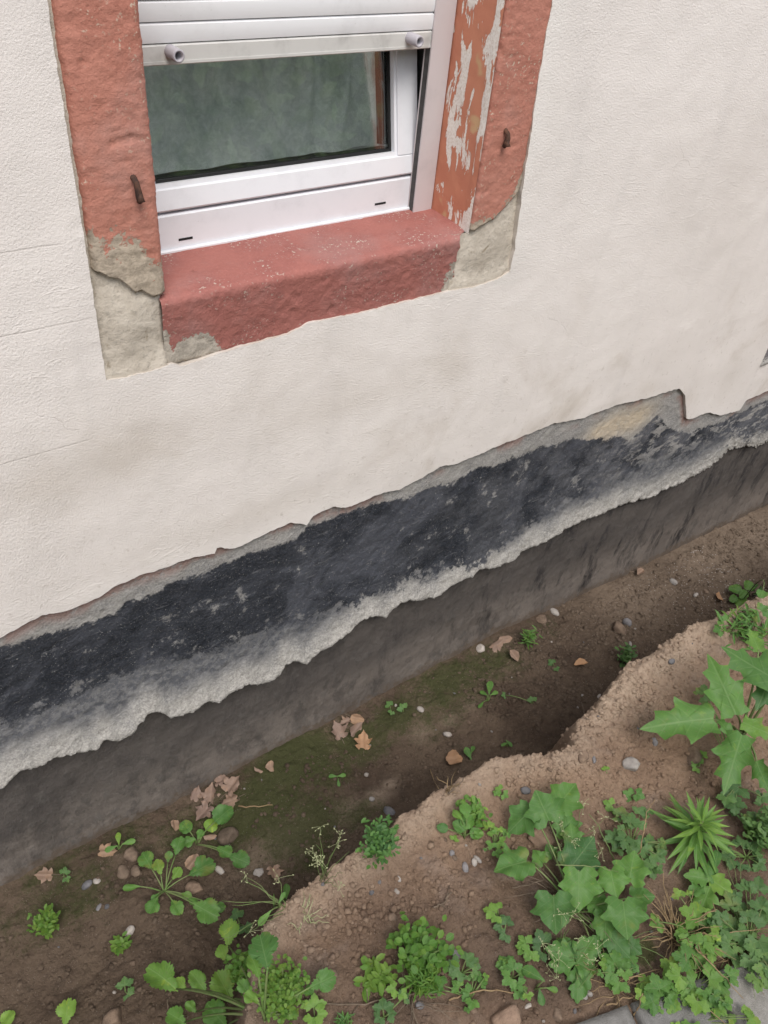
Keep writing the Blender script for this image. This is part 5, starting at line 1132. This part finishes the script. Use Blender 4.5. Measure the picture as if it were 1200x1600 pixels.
# crumbs: countless grains of soil, one object
def crumbs(name, n, boxf, smin, smax, mat, seed):
    r = np.random.RandomState(seed); x, y = boxf(r, n); z = ground_parts(x, y)[0]
    ico = np.array([(0, 0, 1), (.89, 0, .45), (.28, .85, .45), (-.72, .53, .45), (-.72, -.53, .45), (.28, -.85, .45), (.72, .53, -.45), (-.28, .85, -.45), (-.89, 0, -.45), (-.28, -.85, -.45), (.72, -.53, -.45), (0, 0, -1.)])
    fc = [(0, 1, 2), (0, 2, 3), (0, 3, 4), (0, 4, 5), (0, 5, 1), (1, 6, 2), (2, 7, 3), (3, 8, 4), (4, 9, 5), (5, 10, 1), (6, 7, 2), (7, 8, 3), (8, 9, 4), (9, 10, 5), (10, 6, 1), (11, 7, 6), (11, 8, 7), (11, 9, 8), (11, 10, 9), (11, 6, 10)]
    s = smin + (smax - smin) * r.rand(n) ** (4.6 if name == 'crumbled_clods' else 6); a = r.rand(n) * 6.28
    v = ico[None] * (1 + .35 * r.uniform(-1, 1, (n, 12, 1))); v = v * (s[:, None] * np.array([1, .8, .65]))[:, None, :] if False else v * s[:, None, None] * np.array([1, .8, .7])
    ca, sa = np.cos(a)[:, None], np.sin(a)[:, None]
    X_ = v[..., 0] * ca - v[..., 1] * sa + x[:, None]; Y_ = v[..., 0] * sa + v[..., 1] * ca + y[:, None]; Z_ = v[..., 2] + (z + s * .05)[:, None]
    V = np.stack([X_, Y_, Z_], -1).reshape(-1, 3).astype(np.float32); Fc = (np.array(fc)[None] + 12 * np.arange(n)[:, None, None]).reshape(-1, 3)
    me = bpy.data.meshes.new(name); m = len(Fc); me.vertices.add(len(V)); me.vertices.foreach_set('co', V.ravel()); me.loops.add(m * 3); me.loops.foreach_set('vertex_index', Fc.astype(np.int32).ravel())
    me.polygons.add(m); me.polygons.foreach_set('loop_start', np.arange(0, m * 3, 3, dtype=np.int32)); me.update(calc_edges=True)
    at = None
    if mat == 'soil':
        zz, tt, ss = ground_parts(x, y); k = r.rand(n)
        at = {'up': 1 - sstep(.45, 1., tt), 'moss': 0 * x - .3, 'dry': .35 * k + .5 * sstep(1.5, 2.2, x), 'damp': np.clip(blob(DAMP, x, y) * .8 - .25 * k, 0, 1), 'rim': np.clip(rim_f(x, ss) + .45 * k ** 3, 0, 1)}
        at = {q: np.repeat(v_, 12) for q, v_ in at.items()}
    return tag(_fin(name, me, M[mat], None, at, False), kind='stuff')
def bank_xy(r, n):
    x = r.uniform(.1, 2.6, n); y = crest(x) - np.abs(r.normal(0, .26, n)) + .03
    k = fbm(x * 6, y * 6, 3, 91) + r.uniform(-.25, .25, n) > -.05; return x[k], y[k]
def fixed(f):
    def g(r, n):
        x, y = f(r, n); return x, y
    return g
def crumb_wrap(name, n, f, a, b, mat, seed):
    r = np.random.RandomState(seed); x, y = f(r, n)
    return crumbs(name, len(x), lambda rr, nn: (x, y), a, b, mat, seed)
crumb_wrap('soil_crumbs', 18000, bank_xy, .0008, .0080, 'soil', 81)
def pit_xy(r, n):
    x = r.uniform(-.3, 3.2, n); y = crest(x) * r.uniform(.02, .75, n)
    k = (fbm(x * 5, y * 5, 3, 95) + r.uniform(-.3, .3, n) + .35 * sstep(1.2, 1.9, x)) > .12; return x[k], y[k]
crumb_wrap('trench_crumbs', 22000, pit_xy, .0009, .0095, 'soil', 83)
CL = [(560, 1420, .030, 260), (590, 1480, .035, 300), (630, 1425, .02, 110), (700, 1385, .03, 90), (470, 1430, .03, 160), (520, 1470, .03, 160), (450, 1380, .02, 60), (610, 1540, .04, 120), (640, 1300, .03, 90), (830, 1205, .05, 200),
      (930, 1110, .035, 260), (905, 1150, .03, 200), (1000, 1050, .045, 300), (970, 1120, .05, 220), (1050, 1010, .04, 200), (1010, 1110, .04, 160), (870, 1185, .03, 150), (1120, 980, .05, 160), (800, 1590, .05, 160), (930, 1300, .06, 140), (1060, 1230, .06, 140),
      (1000, 900, .05, 160), (1100, 850, .06, 200), (1150, 830, .08, 200), (960, 960, .06, 180), (880, 955, .04, 90), (1080, 920, .06, 160), (860, 1060, .06, 200), (800, 1100, .06, 220), (900, 1080, .05, 180), (370, 1380, .04, 160), (420, 1390, .04, 160), (240, 1480, .06, 160), (120, 1540, .08, 160), (340, 1480, .05, 140)]
def clump_xy(r, n):
    X_ = []; Y_ = []
    for u, v, sp, k in CL:
        p = march(u, v); X_.append(p.x + r.normal(0, sp * 1.2, k * 6 // 10)); Y_.append(p.y + r.normal(0, sp * .85, k * 6 // 10))
    return np.concatenate(X_), np.concatenate(Y_)
crumb_wrap('crumbled_clods', 0, clump_xy, .0016, .0105, 'soil', 87)
def grit_xy(r, n):
    x = r.uniform(-.3, 2.8, n); y = r.uniform(-1.15, -.02, n); return x, y
crumb_wrap('pale_grit', 7500, grit_xy, .0006, .0032, 'pale', 85)

# ================================================================== PAVING BLOCKS
pa = march(910, 1600); pb = march(1145, 1511); e = Vector((pb.x - pa.x, pb.y - pa.y, 0)); e.normalize(); nrm = Vector((e.y, -e.x, 0))     # nrm points away from the wall
if nrm.y > 0: nrm = -nrm
c0 = march(972, 1570); s0 = (c0 - pa).dot(e)
def paving(s1, s2, label, dz=0., tw=0.):
    r = random.Random(hash_(label)); L = s2 - s1; nx_, ny_ = 22, 14; W = .16; v = []; f = []
    o3 = Vector((pa.x, pa.y, 0)) + e * (s1 + L / 2) + nrm * W / 2; o3.z = .028 + dz
    A, B = np.meshgrid(np.linspace(-L / 2, L / 2, nx_), np.linspace(-W / 2, W / 2, ny_))
    ed = np.minimum(np.minimum(L / 2 - np.abs(A), W / 2 - np.abs(B)), .008) / .008
    Zt = -.006 * (1 - ed) ** 2 + .0012 * fbm(A * 30 + s1 * 9, B * 30, 3, 401) - .006 * np.maximum(0, fbm(A * 25 + s1 * 5, B * 25, 3, 405) - .1) * (1 - ed)
    V = np.stack([A, B, Zt], -1).reshape(-1, 3); q = grid_quads(ny_, nx_)
    per = [i for i in range(nx_)] + [(j + 1) * nx_ - 1 for j in range(1, ny_)] + [(ny_ - 1) * nx_ + i for i in range(nx_ - 2, -1, -1)] + [j * nx_ for j in range(ny_ - 2, 0, -1)]
    lowv = V[per].copy(); lowv[:, 2] = -.08; n0 = len(V); k = len(per)
    sk = np.array([[per[i], n0 + i, n0 + (i + 1) % k, per[(i + 1) % k]] for i in range(k)])
    o = quads_mesh('paving_block', np.concatenate([V, lowv]), np.concatenate([q, sk]), M['block']); o.location = o3
    o.rotation_euler = (r.uniform(-.02, .02), r.uniform(-.02, .02), math.atan2(e.y, e.x) + tw); tag(o, label, 'paving block', 'grey blocks edging the path')
paving(s0 - .17, s0, 'grey concrete edging block, leftmost at the bottom edge, nearly bare of plants')
paving(s0 + .012, s0 + .185, 'grey concrete edging block half covered by the bright buttercup clump', -.004, -.02)
paving(s0 + .197, s0 + .37, 'grey concrete edging block in the lower right corner', -.002, .015)

# ================================================================== HEDGE ACROSS THE PATH (mirrored in the pane)
r = np.random.RandomState(5); n = 52000
hxv = r.uniform(-2.5, 6.5, n); hyv = -4.1 + r.normal(0, .36, n); hzv = r.uniform(0, 1, n) ** .8 * (2.9 + .35 * fbm(hxv * 1.1, hxv * 0, 3, 501)); hyv -= .1 * hzv
a = r.normal(size=(n, 3)); a /= np.linalg.norm(a, axis=1)[:, None]; b = np.cross(a, r.normal(size=(n, 3))); b /= np.linalg.norm(b, axis=1)[:, None]
sz_ = r.uniform(.05, .11, n)[:, None]; cpt = np.stack([hxv, hyv, hzv - .02], -1)
V = np.stack([cpt - a * sz_, cpt + b * sz_ * .5, cpt + a * sz_, cpt - b * sz_ * .5], 1).reshape(-1, 3)
hb = empty('hedge', (2, -4.4, -.02), 'leafy green hedge across the path, seen as the green reflection in the pane', 'hedge')
quads_mesh('foliage', V - np.array((2, -4.4, -.02)), np.arange(4 * n).reshape(-1, 4), M['hedge'], hb)
m = MB()
for i in range(16):
    x = -2.2 + i * .56; m.tube([(x, -4.3, -.1), (x + .05, -4.3, .6), (x - .05, -4.4, 1.5), (x + .08, -4.5, 2.2)], [.03, .026, .018, .008], 6)
m.build('trunk', M['twig'], hb, (2, -4.4, -.02), smooth=True)
